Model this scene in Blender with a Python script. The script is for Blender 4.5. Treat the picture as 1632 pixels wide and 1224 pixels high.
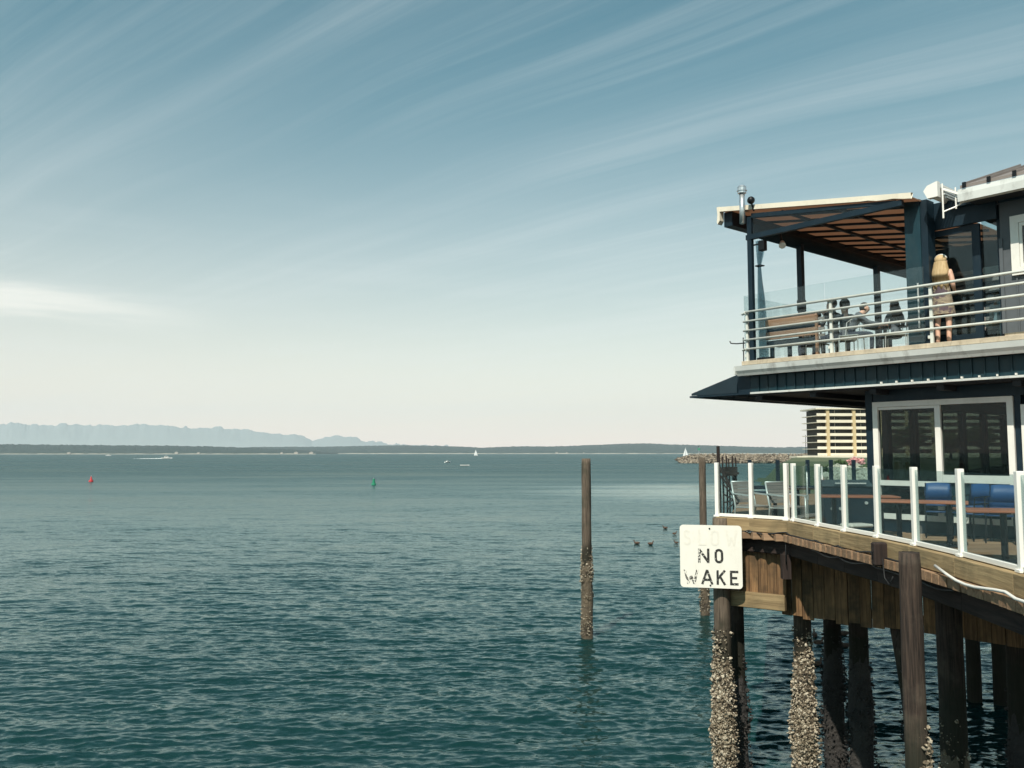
import bpy, bmesh, math, random
import numpy as np
from mathutils import Vector, Matrix
random.seed(7); np.random.seed(7)
R = math.radians
scene = bpy.context.scene
COL = scene.collection
for o in list(bpy.data.objects):
    bpy.data.objects.remove(o)

# ------------------------------------------------------------------ camera
EYE = 7.0                                   # metres above the water
cam_d = bpy.data.cameras.new('camera')
cam = bpy.data.objects.new('camera', cam_d); COL.objects.link(cam)
cam.location = (0, 0, EYE)
cam.rotation_euler = (R(90) + math.atan(110 / 1370), 0, 0)
cam_d.sensor_width = 36.0
cam_d.lens = 36.0 * 1370 / 1632
cam_d.clip_start = 0.1
cam_d.clip_end = 120000
scene.camera = cam

# ------------------------------------------------------------------ light and exposure
SUN_AZ, SUN_EL = R(245), R(50)              # direction to the sun, counter-clockwise from +X
to_sun = Vector((math.cos(SUN_AZ) * math.cos(SUN_EL), math.sin(SUN_AZ) * math.cos(SUN_EL), math.sin(SUN_EL)))
sun_d = bpy.data.lights.new('sun', 'SUN')
sun_d.energy = 5.0; sun_d.angle = R(0.53); sun_d.color = (1.0, 0.93, 0.80)
sun = bpy.data.objects.new('sun', sun_d); COL.objects.link(sun)
sun.rotation_euler = to_sun.to_track_quat('Z', 'Y').to_euler()
sun.location = (-20, -40, 60)
scene.view_settings.view_transform = 'Standard'
scene.view_settings.look = 'None'
scene.view_settings.exposure = 0.22
scene.view_settings.gamma = 1.0
scene.view_settings.use_curve_mapping = False
scene.cycles.use_denoising = True
scene.cycles.max_bounces = 8
scene.cycles.transparent_max_bounces = 16
scene.cycles.volume_bounces = 1
scene.cycles.caustics_reflective = False
scene.cycles.caustics_refractive = False

class NT:
    """small node-tree writer"""
    def __init__(s, tree):
        s.t = tree; s.n = tree.nodes; s.l = tree.links; s.n.clear()
    def node(s, typ, props=None, **ins):
        nd = s.n.new(typ)
        for k, v in (props or {}).items(): setattr(nd, k, v)
        for k, v in ins.items():
            key = int(k[1:]) if k[0] == 'i' and k[1:].isdigit() else k.replace('_', ' ')
            sock = nd.inputs[key]
            if isinstance(v, bpy.types.NodeSocket): s.l.new(v, sock)
            elif isinstance(v, bpy.types.Node): s.l.new(v.outputs[0], sock)
            else: sock.default_value = v
        return nd
    def math(s, op, a, b=0.0, c=0.0, clamp=False):
        return s.node('ShaderNodeMath', {'operation': op, 'use_clamp': clamp}, i0=a, i1=b, i2=c).outputs[0]
    def vmath(s, op, a, b=(0, 0, 0)):
        return s.node('ShaderNodeVectorMath', {'operation': op}, i0=a, i1=b)
    def mix(s, fac, a, b, mode='MIX'):
        nd = s.n.new('ShaderNodeMix'); nd.data_type = 'RGBA'; nd.blend_type = mode
        for sock, v in ((nd.inputs[0], fac), (nd.inputs[6], a), (nd.inputs[7], b)):
            if isinstance(v, bpy.types.NodeSocket): s.l.new(v, sock)
            else: sock.default_value = v if not isinstance(v, tuple) or len(v) == 4 else (*v, 1)
        return nd.outputs[2]
    def ramp(s, fac, stops, interp='LINEAR'):
        nd = s.n.new('ShaderNodeValToRGB'); nd.color_ramp.interpolation = interp
        e = nd.color_ramp.elements
        while len(e) < len(stops): e.new(0.5)
        for el, (p, c) in zip(e, stops):
            el.position = p; el.color = (c, c, c, 1) if not isinstance(c, tuple) else ((*c, 1) if len(c) == 3 else c)
        s.l.new(fac, nd.inputs[0]); return nd.outputs[0]
    def noise(s, vec, scale, detail=3, rough=.55, dim='3D', out=0, dist=0.0):
        nd = s.node('ShaderNodeTexNoise', {'noise_dimensions': dim}, Vector=vec, Scale=scale, Detail=detail, Roughness=rough, Distortion=dist)
        return nd.outputs[out]
    def mapping(s, vec, scale=(1, 1, 1), rot=(0, 0, 0), loc=(0, 0, 0)):
        return s.node('ShaderNodeMapping', None, Vector=vec, Scale=scale, Rotation=rot, Location=loc).outputs[0]

# ------------------------------------------------------------------ sky
world = bpy.data.worlds.new('World'); scene.world = world; world.use_nodes = True
w = NT(world.node_tree)
sky = w.node('ShaderNodeTexSky', {'sky_type': 'NISHITA', 'sun_disc': False, 'sun_elevation': SUN_EL,
             'sun_rotation': R(90) - SUN_AZ, 'altitude': 0.0, 'air_density': 1.0, 'dust_density': 0.6, 'ozone_density': 1.0})
geo = w.node('ShaderNodeTexCoord').outputs['Generated']
sep = w.node('ShaderNodeSeparateXYZ', None, Vector=geo)
X, Y, Z = sep.outputs
up_ = w.math('MAXIMUM', Z, 0.0)
den = w.math('ADD', up_, 0.07)
px_ = w.math('DIVIDE', X, den); py_ = w.math('DIVIDE', Y, den)
comb = w.node('ShaderNodeCombineXYZ', None, X=px_, Y=py_, Z=0.0).outputs[0]
# cirrus: streaks running along one heading, drawn out by the wind
rot = w.mapping(comb, rot=(0, 0, R(-143)), scale=(1, 1, 1))
warp = w.noise(rot, 0.35, 2, .5, out=1)
warpv = w.vmath('SCALE', w.vmath('SUBTRACT', warp, (0.5, 0.5, 0.5)).outputs[0]); warpv.inputs['Scale'].default_value = 0.55
rw = w.vmath('ADD', rot, warpv.outputs[0]).outputs[0]
c1 = w.noise(w.mapping(rw, scale=(0.09, 1.7, 1)), 1.0, 9, .66)
c2 = w.noise(w.mapping(rw, scale=(0.16, 6.5, 1), loc=(3, 7, 0)), 1.0, 7, .66)
c3 = w.noise(w.mapping(rot, scale=(0.30, 0.45, 1), loc=(5.2, 1.3, 0)), 1.0, 3, .5)
cf = w.math('MULTIPLY', w.ramp(c1, [(0.40, 0.0), (0.72, 1.0)]), w.ramp(c3, [(0.36, 0.15), (0.62, 1.0)]))
cf = w.math('ADD', w.math('MULTIPLY', cf, 0.75), w.math('MULTIPLY', w.math('MULTIPLY', w.ramp(c2, [(0.47, 0.0), (0.68, 1.0)]), w.ramp(c3, [(0.38, 0.1), (0.60, 1.0)])), 0.55))
# low bands of cloud a few degrees above the horizon
az = w.math('ARCTAN2', X, Y)
lowv = w.node('ShaderNodeCombineXYZ', None, X=w.math('MULTIPLY', az, 2.4), Y=w.math('MULTIPLY', Z, 26.0), Z=0.0).outputs[0]
l1 = w.noise(lowv, 1.3, 5, .55)
lowf = w.math('MULTIPLY', w.ramp(l1, [(0.48, 0.0), (0.70, 1.0)]), w.ramp(Z, [(0.015, 0.0), (0.10, 1.0), (0.18, 0.9), (0.30, 0.0)]))
cf = w.math('ADD', cf, w.math('MULTIPLY', lowf, 0.45), clamp=True)
# one brighter drawn-out bank of cloud low on the left
bz = w.math('SUBTRACT', w.math('SUBTRACT', Z, 0.150), w.math('MULTIPLY', w.math('ADD', az, 0.45), -0.05))
bn_ = w.noise(w.node('ShaderNodeCombineXYZ', None, X=w.math('MULTIPLY', az, 5.0), Y=w.math('MULTIPLY', Z, 60.0), Z=3.0).outputs[0], 1.0, 6, .62)
bz = w.math('ADD', bz, w.math('MULTIPLY', w.math('SUBTRACT', bn_, 0.5), 0.05))
bank = w.math('MULTIPLY', w.math('POWER', 2.718, w.math('MULTIPLY', w.math('POWER', w.math('ABSOLUTE', w.math('DIVIDE', bz, 0.014)), 2.0), -1.0)), w.node('ShaderNodeMapRange', {'interpolation_type': 'SMOOTHSTEP'}, Value=az, From_Min=-0.30, From_Max=-0.52, To_Min=0.0, To_Max=1.0).outputs[0])
# thin veil of haze that pales the sky towards the horizon
veil = w.math('POWER', w.math('SUBTRACT', 1.0, w.math('MINIMUM', w.math('MULTIPLY', up_, 1.75), 1.0)), 2.7)
base = w.mix(1.0, sky.outputs[0], (0.53, 1.17, 0.96, 1), 'MULTIPLY')
base = w.mix(w.math('MULTIPLY', veil, 0.88), base, (15.0, 11.05, 9.3, 1))
base = w.mix(w.math('MULTIPLY', cf, 0.25), base, (9.3, 9.7, 9.6, 1))
base = w.mix(w.math('MULTIPLY', bank, 0.5), base, (12.6, 12.0, 10.8, 1))
bg = w.node('ShaderNodeBackground', None, Color=base, Strength=0.085)
w.node('ShaderNodeOutputWorld', None, Surface=bg.outputs[0])

# ------------------------------------------------------------------ materials
def principled(name):
    m = bpy.data.materials.new(name); m.use_nodes = True
    t = NT(m.node_tree)
    b = t.node('ShaderNodeBsdfPrincipled')
    t.node('ShaderNodeOutputMaterial', None, Surface=b.outputs[0])
    return m, t, b

def paint(name, col, rough=.5, var=.12, scale=3.0, bump=.05, metallic=0.0, dirt=None, dirt_amt=.5, spec=.5, bscale=60):
    """painted or plain surface: slight tone changes, fine relief, optional stains"""
    m, t, b = principled(name)
    co = t.node('ShaderNodeTexCoord').outputs['Object']
    n = t.noise(co, scale, 4)
    lo = tuple(c * (1 - var) for c in col); hi = tuple(min(1, c * (1 + var)) for c in col)
    c = t.mix(t.ramp(n, [(0.3, 0.0), (0.7, 1.0)]), lo, hi)
    if dirt:
        d = t.noise(t.mapping(co, scale=(1.3, 1.3, .6), loc=(4, 2, 9)), scale * 2.2, 5, .65)
        c = t.mix(t.math('MULTIPLY', t.ramp(d, [(0.52, 0.0), (0.74, 1.0)]), dirt_amt), c, dirt)
    t.l.new(c, b.inputs['Base Color'])
    b.inputs['Roughness'].default_value = rough; b.inputs['Metallic'].default_value = metallic
    b.inputs['Specular IOR Level'].default_value = spec
    if bump:
        bn = t.node('ShaderNodeBump', None, Height=t.noise(co, bscale, 3), Strength=bump, Distance=.01)
        t.l.new(bn.outputs[0], b.inputs['Normal'])
    return m

def wood(name, light, dark, grain=26, rough=.85, bump=.5, along=1.2, stain=None, stain_amt=.5, axis='X', varies=.35, wet=False):
    """weathered timber, grain along the piece's own length"""
    m, t, b = principled(name)
    tc = t.node('ShaderNodeTexCoord').outputs['Object']
    info = t.node('ShaderNodeObjectInfo')
    off = t.vmath('SCALE', (13.1, 7.7, 3.3)); t.l.new(info.outputs['Random'], off.inputs['Scale'])
    co = t.vmath('ADD', tc, off.outputs[0]).outputs[0]
    sc = (along, grain, grain) if axis == 'X' else (grain, grain, along)
    g = t.noise(t.mapping(co, scale=sc), 1.0, 5, .65, dist=.6)
    big = t.noise(t.mapping(co, scale=(along, 3, 3) if axis == 'X' else (3, 3, along)), 1.0, 3)
    c = t.mix(t.ramp(g, [(0.30, 0.0), (0.68, 1.0)]), dark, light)
    c = t.mix(t.math('MULTIPLY', t.ramp(big, [(0.35, 0.0), (0.65, 1.0)]), .35), c, dark)
    if stain:
        s_ = t.noise(co, 2.1, 5, .6)
        c = t.mix(t.math('MULTIPLY', t.ramp(s_, [(0.48, 0.0), (0.68, 1.0)]), stain_amt), c, stain)
    if wet:                                     # weed and damp below the high-tide line
        pz = t.node('ShaderNodeSeparateXYZ', None, Vector=t.node('ShaderNodeNewGeometry').outputs['Position']).outputs[2]
        edge = t.math('ADD', pz, t.math('MULTIPLY', t.math('SUBTRACT', t.noise(co, 3.0, 4), .5), 1.4))
        f = t.node('ShaderNodeMapRange', None, Value=edge, From_Min=3.75, From_Max=3.2, To_Min=0.0, To_Max=.85).outputs[0]
        c = t.mix(f, c, (.016, .018, .012))
    val = t.math('ADD', 1.0 - varies / 2, t.math('MULTIPLY', info.outputs['Random'], varies))
    hsv = t.node('ShaderNodeHueSaturation', None, Color=c, Value=val)
    t.l.new(hsv.outputs[0], b.inputs['Base Color'])
    b.inputs['Roughness'].default_value = rough; b.inputs['Specular IOR Level'].default_value = .25
    bn = t.node('ShaderNodeBump', None, Height=g, Strength=bump, Distance=.02)
    t.l.new(bn.outputs[0], b.inputs['Normal'])
    return m

def glass(name, tint, refl=1.0, rough=.0):
    """clear or tinted pane: passes tinted light, mirrors by Fresnel"""
    m = bpy.data.materials.new(name); m.use_nodes = True
    t = NT(m.node_tree)
    tr = t.node('ShaderNodeBsdfTransparent', None, Color=(*tint, 1))
    gl = t.node('ShaderNodeBsdfGlossy', None, Color=(.9 * refl, .95 * refl, .95 * refl, 1), Roughness=rough)
    bf = t.node('ShaderNodeNewGeometry').outputs['Backfacing']
    fr = t.node('ShaderNodeFresnel', None, IOR=t.math('ADD', 1.5, t.math('MULTIPLY', bf, 1 / 1.5 - 1.5)))
    mx = t.node('ShaderNodeMixShader', None, i0=fr.outputs[0], i1=tr.outputs[0], i2=gl.outputs[0])
    t.node('ShaderNodeOutputMaterial', None, Surface=mx.outputs[0])
    return m

M = {}
M['white'] = paint('white_paint', (.78, .77, .72), .45, .05, 2.0, .03, dirt=(.42, .40, .34), dirt_amt=.25)
M['rail_white'] = paint('white_powder_coat', (.84, .82, .77), .35, .03, 2.0, .02)
M['gutter'] = paint('gutter_white', (.60, .62, .60), .4, .10, 1.5, .03, dirt=(.20, .19, .17), dirt_amt=.65)
M['steel'] = paint('pale_painted_steel', (.66, .67, .62), .42, .10, 6, .03, metallic=.1)
M['galv'] = paint('galvanised_metal', (.6, .63, .65), .35, .12, 8, .04, metallic=.8)
M['navy'] = paint('navy_paint', (.0055, .017, .028), .5, .25, 2.0, .05, spec=.3, dirt=(.028, .042, .052), dirt_amt=.45)
M['teal_metal'] = paint('teal_fascia_metal', (.007, .031, .043), .45, .3, 1.2, .04, spec=.35, dirt=(.035, .055, .06), dirt_amt=.5)
M['dark_fabric'] = paint('dark_canvas', (.007, .021, .032), .85, .2, 3.0, .15, bscale=200)
M['black'] = paint('black_metal', (.005, .006, .008), .45, .2, 4.0, .03, spec=.3)
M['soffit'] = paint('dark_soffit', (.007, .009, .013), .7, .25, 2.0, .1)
M['siding'] = paint('grey_siding', (.085, .098, .110), .65, .12, 1.5, .12, dirt=(.05, .055, .06), dirt_amt=.4)
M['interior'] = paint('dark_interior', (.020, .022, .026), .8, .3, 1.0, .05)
M['ply'] = paint('weathered_plywood_edge', (.52, .44, .33), .85, .18, 5.0, .2, dirt=(.22, .15, .09), dirt_amt=.5)
M['awning_cream'] = paint('cream_canvas', (.76, .70, .58), .8, .06, 2.0, .1, dirt=(.50, .43, .33), dirt_amt=.35)
M['roof'] = paint('roof_metal', (.26, .22, .20), .45, .12, 2.0, .03, metallic=.2)
M['sign_white'] = paint('sign_face', (.80, .77, .70), .4, .03, 4.0, .01, dirt=(.66, .60, .50), dirt_amt=.25)
M['bull'] = wood('edge_timber', (.42, .31, .17), (.20, .14, .075), 18, .85, .5, 1.0, stain=(.10, .085, .05), stain_amt=.55)
M['plank'] = wood('skirt_plank', (.29, .170, .082), (.075, .043, .024), 22, .85, .5, 1.2, stain=(.035, .03, .02), stain_amt=.75)
M['deck'] = wood('deck_board', (.38, .250, .155), (.18, .11, .068), 20, .8, .35, 1.0)
M['beam'] = wood('creosote_beam', (.050, .034, .029), (.010, .008, .008), 16, .85, .5, 1.0)
M['teak'] = wood('teak_slat', (.46, .28, .18), (.25, .13, .08), 30, .6, .2, 1.5)
M['greywood'] = wood('silvered_slat', (.36, .33, .31), (.22, .20, .19), 30, .7, .2, 1.5)
M['tabletop'] = wood('red_table_top', (.42, .17, .10), (.26, .09, .05), 24, .45, .1, 1.5)
M['pile'] = wood('weathered_pile', (.085, .060, .047), (.009, .008, .008), 34, .9, 1.0, 1.6, stain=(.20, .17, .13), stain_amt=.22, axis='Z', wet=True)
M['pile_pale'] = wood('grey_pile', (.21, .165, .125), (.040, .030, .024), 34, .9, .9, 1.6, stain=(.05, .05, .035), stain_amt=.6, axis='Z', wet=True)
M['rope'] = paint('black_cable', (.012, .012, .013), .6, .2, 8, .05)
M['pvc'] = paint('white_pipe', (.72, .70, .66), .4, .05, 3, .02)
M['blue'] = paint('blue_vinyl', (.018, .072, .20), .5, .1, 4, .06)
M['alu'] = paint('aluminium_frame', (.55, .58, .57), .4, .06, 5, .02, metallic=.4)
M['granite'] = paint('pale_stone_base', (.50, .50, .46), .7, .15, 20, .1)
M['sail'] = paint('sailcloth', (.85, .86, .86), .7, .03, 1, 0)
M['hull'] = paint('white_hull', (.80, .80, .78), .3, .03, 1, 0)
M['foam'] = paint('white_foam', (.80, .84, .84), .9, .1, 1.0, .3)
M['buoy_red'] = paint('red_buoy_paint', (.55, .045, .05), .5, .15, 3, .05)
M['buoy_green'] = paint('green_buoy_paint', (.02, .23, .13), .5, .15, 3, .05)
M['concrete'] = paint('cream_concrete', (.70, .645, .53), .8, .06, .2, .05)
M['apt_column'] = paint('ochre_column', (.52, .41, .24), .8, .08, .2, .05)
M['apt_dark'] = paint('shaded_facade', (.055, .05, .042), .8, .3, .3, .02)
M['skin'] = paint('skin', (.62, .38, .28), .55, .06, 8, .02)
M['hair_blond'] = wood('blond_hair', (.80, .62, .38), (.46, .30, .14), 60, .5, .4, 3.0, axis='Z')
M['hair_dark'] = wood('dark_hair', (.035, .025, .02), (.012, .010, .010), 60, .5, .3, 3.0, axis='Z')
M['cloth_grey'] = paint('grey_cloth', (.10, .12, .14), .9, .2, 6, .2)
M['cloth_dark'] = paint('dark_cloth', (.022, .030, .036), .9, .2, 6, .2)
M['cloth_white'] = paint('white_cloth', (.70, .72, .74), .9, .06, 5, .2)
M['denim'] = paint('navy_trousers', (.02, .03, .05), .9, .2, 6, .2)
M['glass_low'] = glass('balustrade_glass', (.80, .87, .87), .6)
M['glass_up'] = glass('windscreen_glass', (.915, .945, .945))
M['curtain'] = glass('curtain_vinyl', (.55, .64, .67), 1.0, .12)
M['vinyl'] = glass('clear_vinyl', (.86, .90, .91), 1.0, .15)
M['window'] = glass('window_glass', (.50, .55, .54), .6)
M['screen'] = glass('screen_glass', (.66, .76, .78))

def m_canvas_under():
    m, t, b = principled('tan_awning_canvas')
    co = t.node('ShaderNodeTexCoord').outputs['Object']
    n = t.noise(co, 2.0, 4)
    c = t.mix(t.ramp(n, [(.3, 0.0), (.7, 1.0)]), (.36, .25, .18), (.46, .33, .25))
    t.l.new(c, b.inputs['Base Color']); b.inputs['Roughness'].default_value = .9
    tl = t.node('ShaderNodeBsdfTranslucent', None, Color=(.56, .38, .28, 1))
    mx = t.node('ShaderNodeMixShader', None, i0=.5, i1=b.outputs[0], i2=tl.outputs[0])
    out = [n_ for n_ in t.n if n_.type == 'OUTPUT_MATERIAL'][0]
    t.l.new(mx.outputs[0], out.inputs[0]); return m
M['canvas_under'] = m_canvas_under()

def m_letter(name, ink, ground, worn):
    m, t, b = principled(name)
    co = t.node('ShaderNodeTexCoord').outputs['Object']
    n = t.noise(t.mapping(co, scale=(1, 1, .8)), 26, 4, .7)
    x = t.node('ShaderNodeSeparateXYZ', None, Vector=co).outputs[0]
    left = t.ramp(x, [(.0, 1.0), (.36, .85), (.48, .05), (1.0, 0.0)])      # the left letters are the most worn
    k = t.math('ADD', n, t.math('MULTIPLY', left, worn))
    c = t.mix(t.ramp(k, [(.60, 0.0), (.65, 1.0)]), ink, ground)
    t.l.new(c, b.inputs['Base Color']); b.inputs['Roughness'].default_value = .5
    return m
M['ink'] = m_letter('black_sign_letter', (.018, .016, .015), (.78, .75, .68), .13)
M['faded'] = paint('faded_sign_letter', (.755, .72, .645), .5, .05, 20, 0)

def m_barnacle():
    m, t, b = principled('barnacle_shell')
    co = t.node('ShaderNodeTexCoord').outputs['Object']
    n = t.noise(co, 14, 4, .7); n2 = t.noise(co, 55, 2, .6); n3 = t.noise(co, 2.0, 3)
    isl = t.node('ShaderNodeNewGeometry').outputs['Random Per Island']
    k = t.math('ADD', t.math('ADD', t.math('MULTIPLY', n, .5), t.math('MULTIPLY', n2, .25)), t.math('MULTIPLY', isl, .25))
    c = t.ramp(k, [(.38, (.028, .022, .018)), (.47, (.15, .115, .075)), (.56, (.40, .345, .26)), (.68, (.62, .57, .47))])
    c = t.mix(t.math('MULTIPLY', t.ramp(n3, [(.45, 0.0), (.65, 1.0)]), .45), c, (.16, .13, .085))
    t.l.new(c, b.inputs['Base Color']); b.inputs['Roughness'].default_value = .8
    return m
M['barnacle'] = m_barnacle()

def m_rock(name, a, bb, spread=0.0):
    m, t, b = principled(name)
    co = t.node('ShaderNodeTexCoord').outputs['Object']
    n = t.noise(co, .9, 6, .65); n2 = t.noise(co, 9, 4)
    c = t.mix(t.ramp(n, [(.32, 0.0), (.68, 1.0)]), a, bb)
    isl = t.node('ShaderNodeNewGeometry').outputs['Random Per Island']
    c = t.node('ShaderNodeHueSaturation', None, Color=c, Value=t.math('ADD', 1 - spread / 2, t.math('MULTIPLY', isl, spread))).outputs[0] if spread else c
    t.l.new(c, b.inputs['Base Color']); b.inputs['Roughness'].default_value = .9
    bn = t.node('ShaderNodeBump', None, Height=n2, Strength=.6, Distance=.1); t.l.new(bn.outputs[0], b.inputs['Normal'])
    return m
M['shaded_growth'] = m_rock('plain_or_shaded_crust', (.010, .011, .014), (.05, .045, .04))  # barnacle growth darkened to stand in for the shade under the deck
M['crust'] = m_rock('tidal_crust', (.030, .024, .018), (.16, .125, .085))
M['rock'] = m_rock('breakwater_rock', (.075, .062, .050), (.27, .225, .17), 1.4)
M['boulder'] = m_rock('shore_boulder', (.26, .24, .19), (.58, .54, .44))
M['far_land'] = m_rock('far_wooded_land', (.012, .030, .034), (.035, .060, .055))
M['sand'] = m_rock('pale_beach', (.36, .33, .27), (.50, .46, .38))
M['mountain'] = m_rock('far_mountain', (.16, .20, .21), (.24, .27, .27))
M['mud'] = m_rock('weedy_mudflat', (.055, .075, .035), (.12, .135, .070))
M['leaf'] = m_rock('green_leaves', (.030, .060, .018), (.085, .125, .045), .9)
M['trunk'] = paint('bark', (.10, .075, .055), .9, .2, 6, .4)
M['flower'] = paint('pink_blossom', (.62, .30, .30), .8, .2, 4, 0)
M['stripe'] = None
def m_dress():
    m, t, b = principled('patterned_dress')
    co = t.node('ShaderNodeTexCoord').outputs['Object']
    wv = t.node('ShaderNodeTexWave', {'bands_direction': 'Z'}, Vector=co, Scale=13.0, Distortion=2.5, Detail=2.0)
    n = t.noise(co, 5, 3)
    c = t.mix(t.ramp(wv.outputs[1], [(.4, 0.0), (.6, 1.0)]), (.045, .035, .04), (.46, .38, .26))
    c = t.mix(t.ramp(n, [(.48, 0.0), (.56, 1.0)]), c, (.085, .06, .075))
    t.l.new(c, b.inputs['Base Color']); b.inputs['Roughness'].default_value = .9; return m
M['dress'] = m_dress()

# ------------------------------------------------------------------ frames: the building stands 39.5 degrees off the view
A = R(39.5)
U = Vector((math.sin(A), -math.cos(A), 0)); N = Vector((math.cos(A), math.sin(A), 0))
O = Vector((4.95, 18.8, 0))
ROT_B = math.atan2(U.y, U.x)
def bw(u, n, z): return O + U * u + N * n + Vector((0, 0, z))

# ------------------------------------------------------------------ mesh helpers
class MB:
    def __init__(s): s.v = []; s.f = []
    def add(s, vs, fs):
        k = len(s.v); s.v += [tuple(v) for v in vs]; s.f += [tuple(i + k for i in f) for f in fs]; return s
    def box(s, x0, x1, y0, y1, z0, z1):
        return s.add([(x0, y0, z0), (x1, y0, z0), (x1, y1, z0), (x0, y1, z0), (x0, y0, z1), (x1, y0, z1), (x1, y1, z1), (x0, y1, z1)],
                     [(3, 2, 1, 0), (4, 5, 6, 7), (0, 1, 5, 4), (1, 2, 6, 5), (2, 3, 7, 6), (3, 0, 4, 7)])
    def bar(s, p0, p1, wd, ht, up=(0, 0, 1)):
        p0 = Vector(p0); p1 = Vector(p1); d = (p1 - p0).normalized(); up = Vector(up)
        if abs(d.dot(up)) > .98: up = Vector((0, 1, 0))
        sd = d.cross(up).normalized(); uu = sd.cross(d)
        vs = []
        for p in (p0, p1):
            for a, b in ((-1, -1), (1, -1), (1, 1), (-1, 1)): vs.append(p + sd * (a * wd / 2) + uu * (b * ht / 2))
        return s.add(vs, [(3, 2, 1, 0), (4, 5, 6, 7), (0, 1, 5, 4), (1, 2, 6, 5), (2, 3, 7, 6), (3, 0, 4, 7)])
    def tube(s, pts, r, seg=8, caps=True):
        pts = [Vector(p) for p in pts]; rs = r if isinstance(r, (list, tuple)) else [r] * len(pts)
        rings = []; ref = None
        for i, p in enumerate(pts):
            d = (pts[min(i + 1, len(pts) - 1)] - pts[max(i - 1, 0)]).normalized()
            if ref is None: ref = Vector((0, 0, 1)) if abs(d.z) < .9 else Vector((1, 0, 0))
            sd = d.cross(ref).normalized(); uu = sd.cross(d); ref = uu
            rings.append([p + (sd * math.cos(2 * math.pi * k / seg) + uu * math.sin(2 * math.pi * k / seg)) * rs[i] for k in range(seg)])
        vs = [v for rg in rings for v in rg]; fs = []
        for i in range(len(pts) - 1):
            for k in range(seg):
                a = i * seg + k; b = i * seg + (k + 1) % seg
                fs.append((a, b, b + seg, a + seg))
        if caps:
            fs.append(tuple(range(seg))[::-1]); fs.append(tuple((len(pts) - 1) * seg + k for k in range(seg)))
        return s.add(vs, fs)
    def prism(s, poly, h0, h1, axis='z'):
        """polygon (a, b) pushed along an axis"""
        n = len(poly)
        def P(a, b, h): return {'z': (a, b, h), 'y': (a, h, b), 'x': (h, a, b)}[axis]
        vs = [P(a, b, h0) for a, b in poly] + [P(a, b, h1) for a, b in poly]
        fs = [tuple(range(n))[::-1], tuple(range(n, 2 * n))] + [(i, (i + 1) % n, n + (i + 1) % n, n + i) for i in range(n)]
        return s.add(vs, fs)
    def ball(s, c, rx, ry, rz, seg=12, rings=8, fn=None):
        vs = []; fs = []
        for i in range(rings + 1):
            th = math.pi * i / rings
            for k in range(seg):
                ph = 2 * math.pi * k / seg
                v = Vector((math.sin(th) * math.cos(ph), math.sin(th) * math.sin(ph), math.cos(th)))
                if fn: v = fn(v)
                vs.append((c[0] + v.x * rx, c[1] + v.y * ry, c[2] + v.z * rz))
        for i in range(rings):
            for k in range(seg):
                a = i * seg + k; b = i * seg + (k + 1) % seg
                fs.append((a, a + seg, b + seg, b))
        return s.add(vs, fs)
    def mesh(s, name, mat=None, smooth=False, bevel=0.0, off=None):
        me = bpy.data.meshes.new(name)
        vs = s.v if off is None else [(v[0] - off[0], v[1] - off[1], v[2] - off[2]) for v in s.v]
        me.from_pydata(vs, [], s.f)
        bm = bmesh.new(); bm.from_mesh(me)
        bmesh.ops.remove_doubles(bm, verts=bm.verts, dist=1e-5)
        if bevel: bmesh.ops.bevel(bm, geom=bm.edges[:], offset=bevel, segments=1, affect='EDGES', clamp_overlap=True)
        bmesh.ops.recalc_face_normals(bm, faces=bm.faces)
        bm.to_mesh(me); bm.free()
        if smooth: me.polygons.foreach_set('use_smooth', [True] * len(me.polygons))
        if mat: me.materials.append(M[mat] if isinstance(mat, str) else mat)
        return me

OFF = {}; MATX = {}
def tag(o, label=None, cat=None, group=None, kind=None):
    for k, v in (('label', label), ('category', cat), ('group', group), ('kind', kind)):
        if v: o[k] = v
    return o
def thing(name, label, cat, loc=(0, 0, 0), frame='W', group=None, rz=0.0):
    """an Empty at the thing's base; frame B reads part coordinates as (along facade, into building, up)"""
    o = bpy.data.objects.new(name, None); COL.objects.link(o); o.empty_display_size = .3
    wl = bw(*loc) if frame == 'B' else Vector(loc)
    rot = ROT_B + rz if frame == 'B' else rz
    o.location = wl; o.rotation_euler = (0, 0, rot)
    OFF[o.name] = Vector(loc); MATX[o.name] = Matrix.Translation(wl) @ Matrix.Rotation(rot, 4, 'Z')
    return tag(o, label, cat, group)
def part(root, name, mb, mat, smooth=False, bevel=0.0, local=False, parent=None, label=None):
    """mesh part; coordinates in the root's frame (or relative to the root's base with local=True)"""
    off = Vector((0, 0, 0)) if local else OFF[root.name]
    o = bpy.data.objects.new(name, mb.mesh(name, mat, smooth, bevel, off)); COL.objects.link(o)
    o.parent = parent or root
    if label: o['label'] = label
    return o
def solo(name, mb, mat, label=None, cat=None, group=None, kind=None, smooth=False, bevel=0.0, base=None):
    base = base or (0, 0, 0)
    o = bpy.data.objects.new(name, mb.mesh(name, mat, smooth, bevel, base)); COL.objects.link(o); o.location = base
    return tag(o, label, cat, group, kind)
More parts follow.
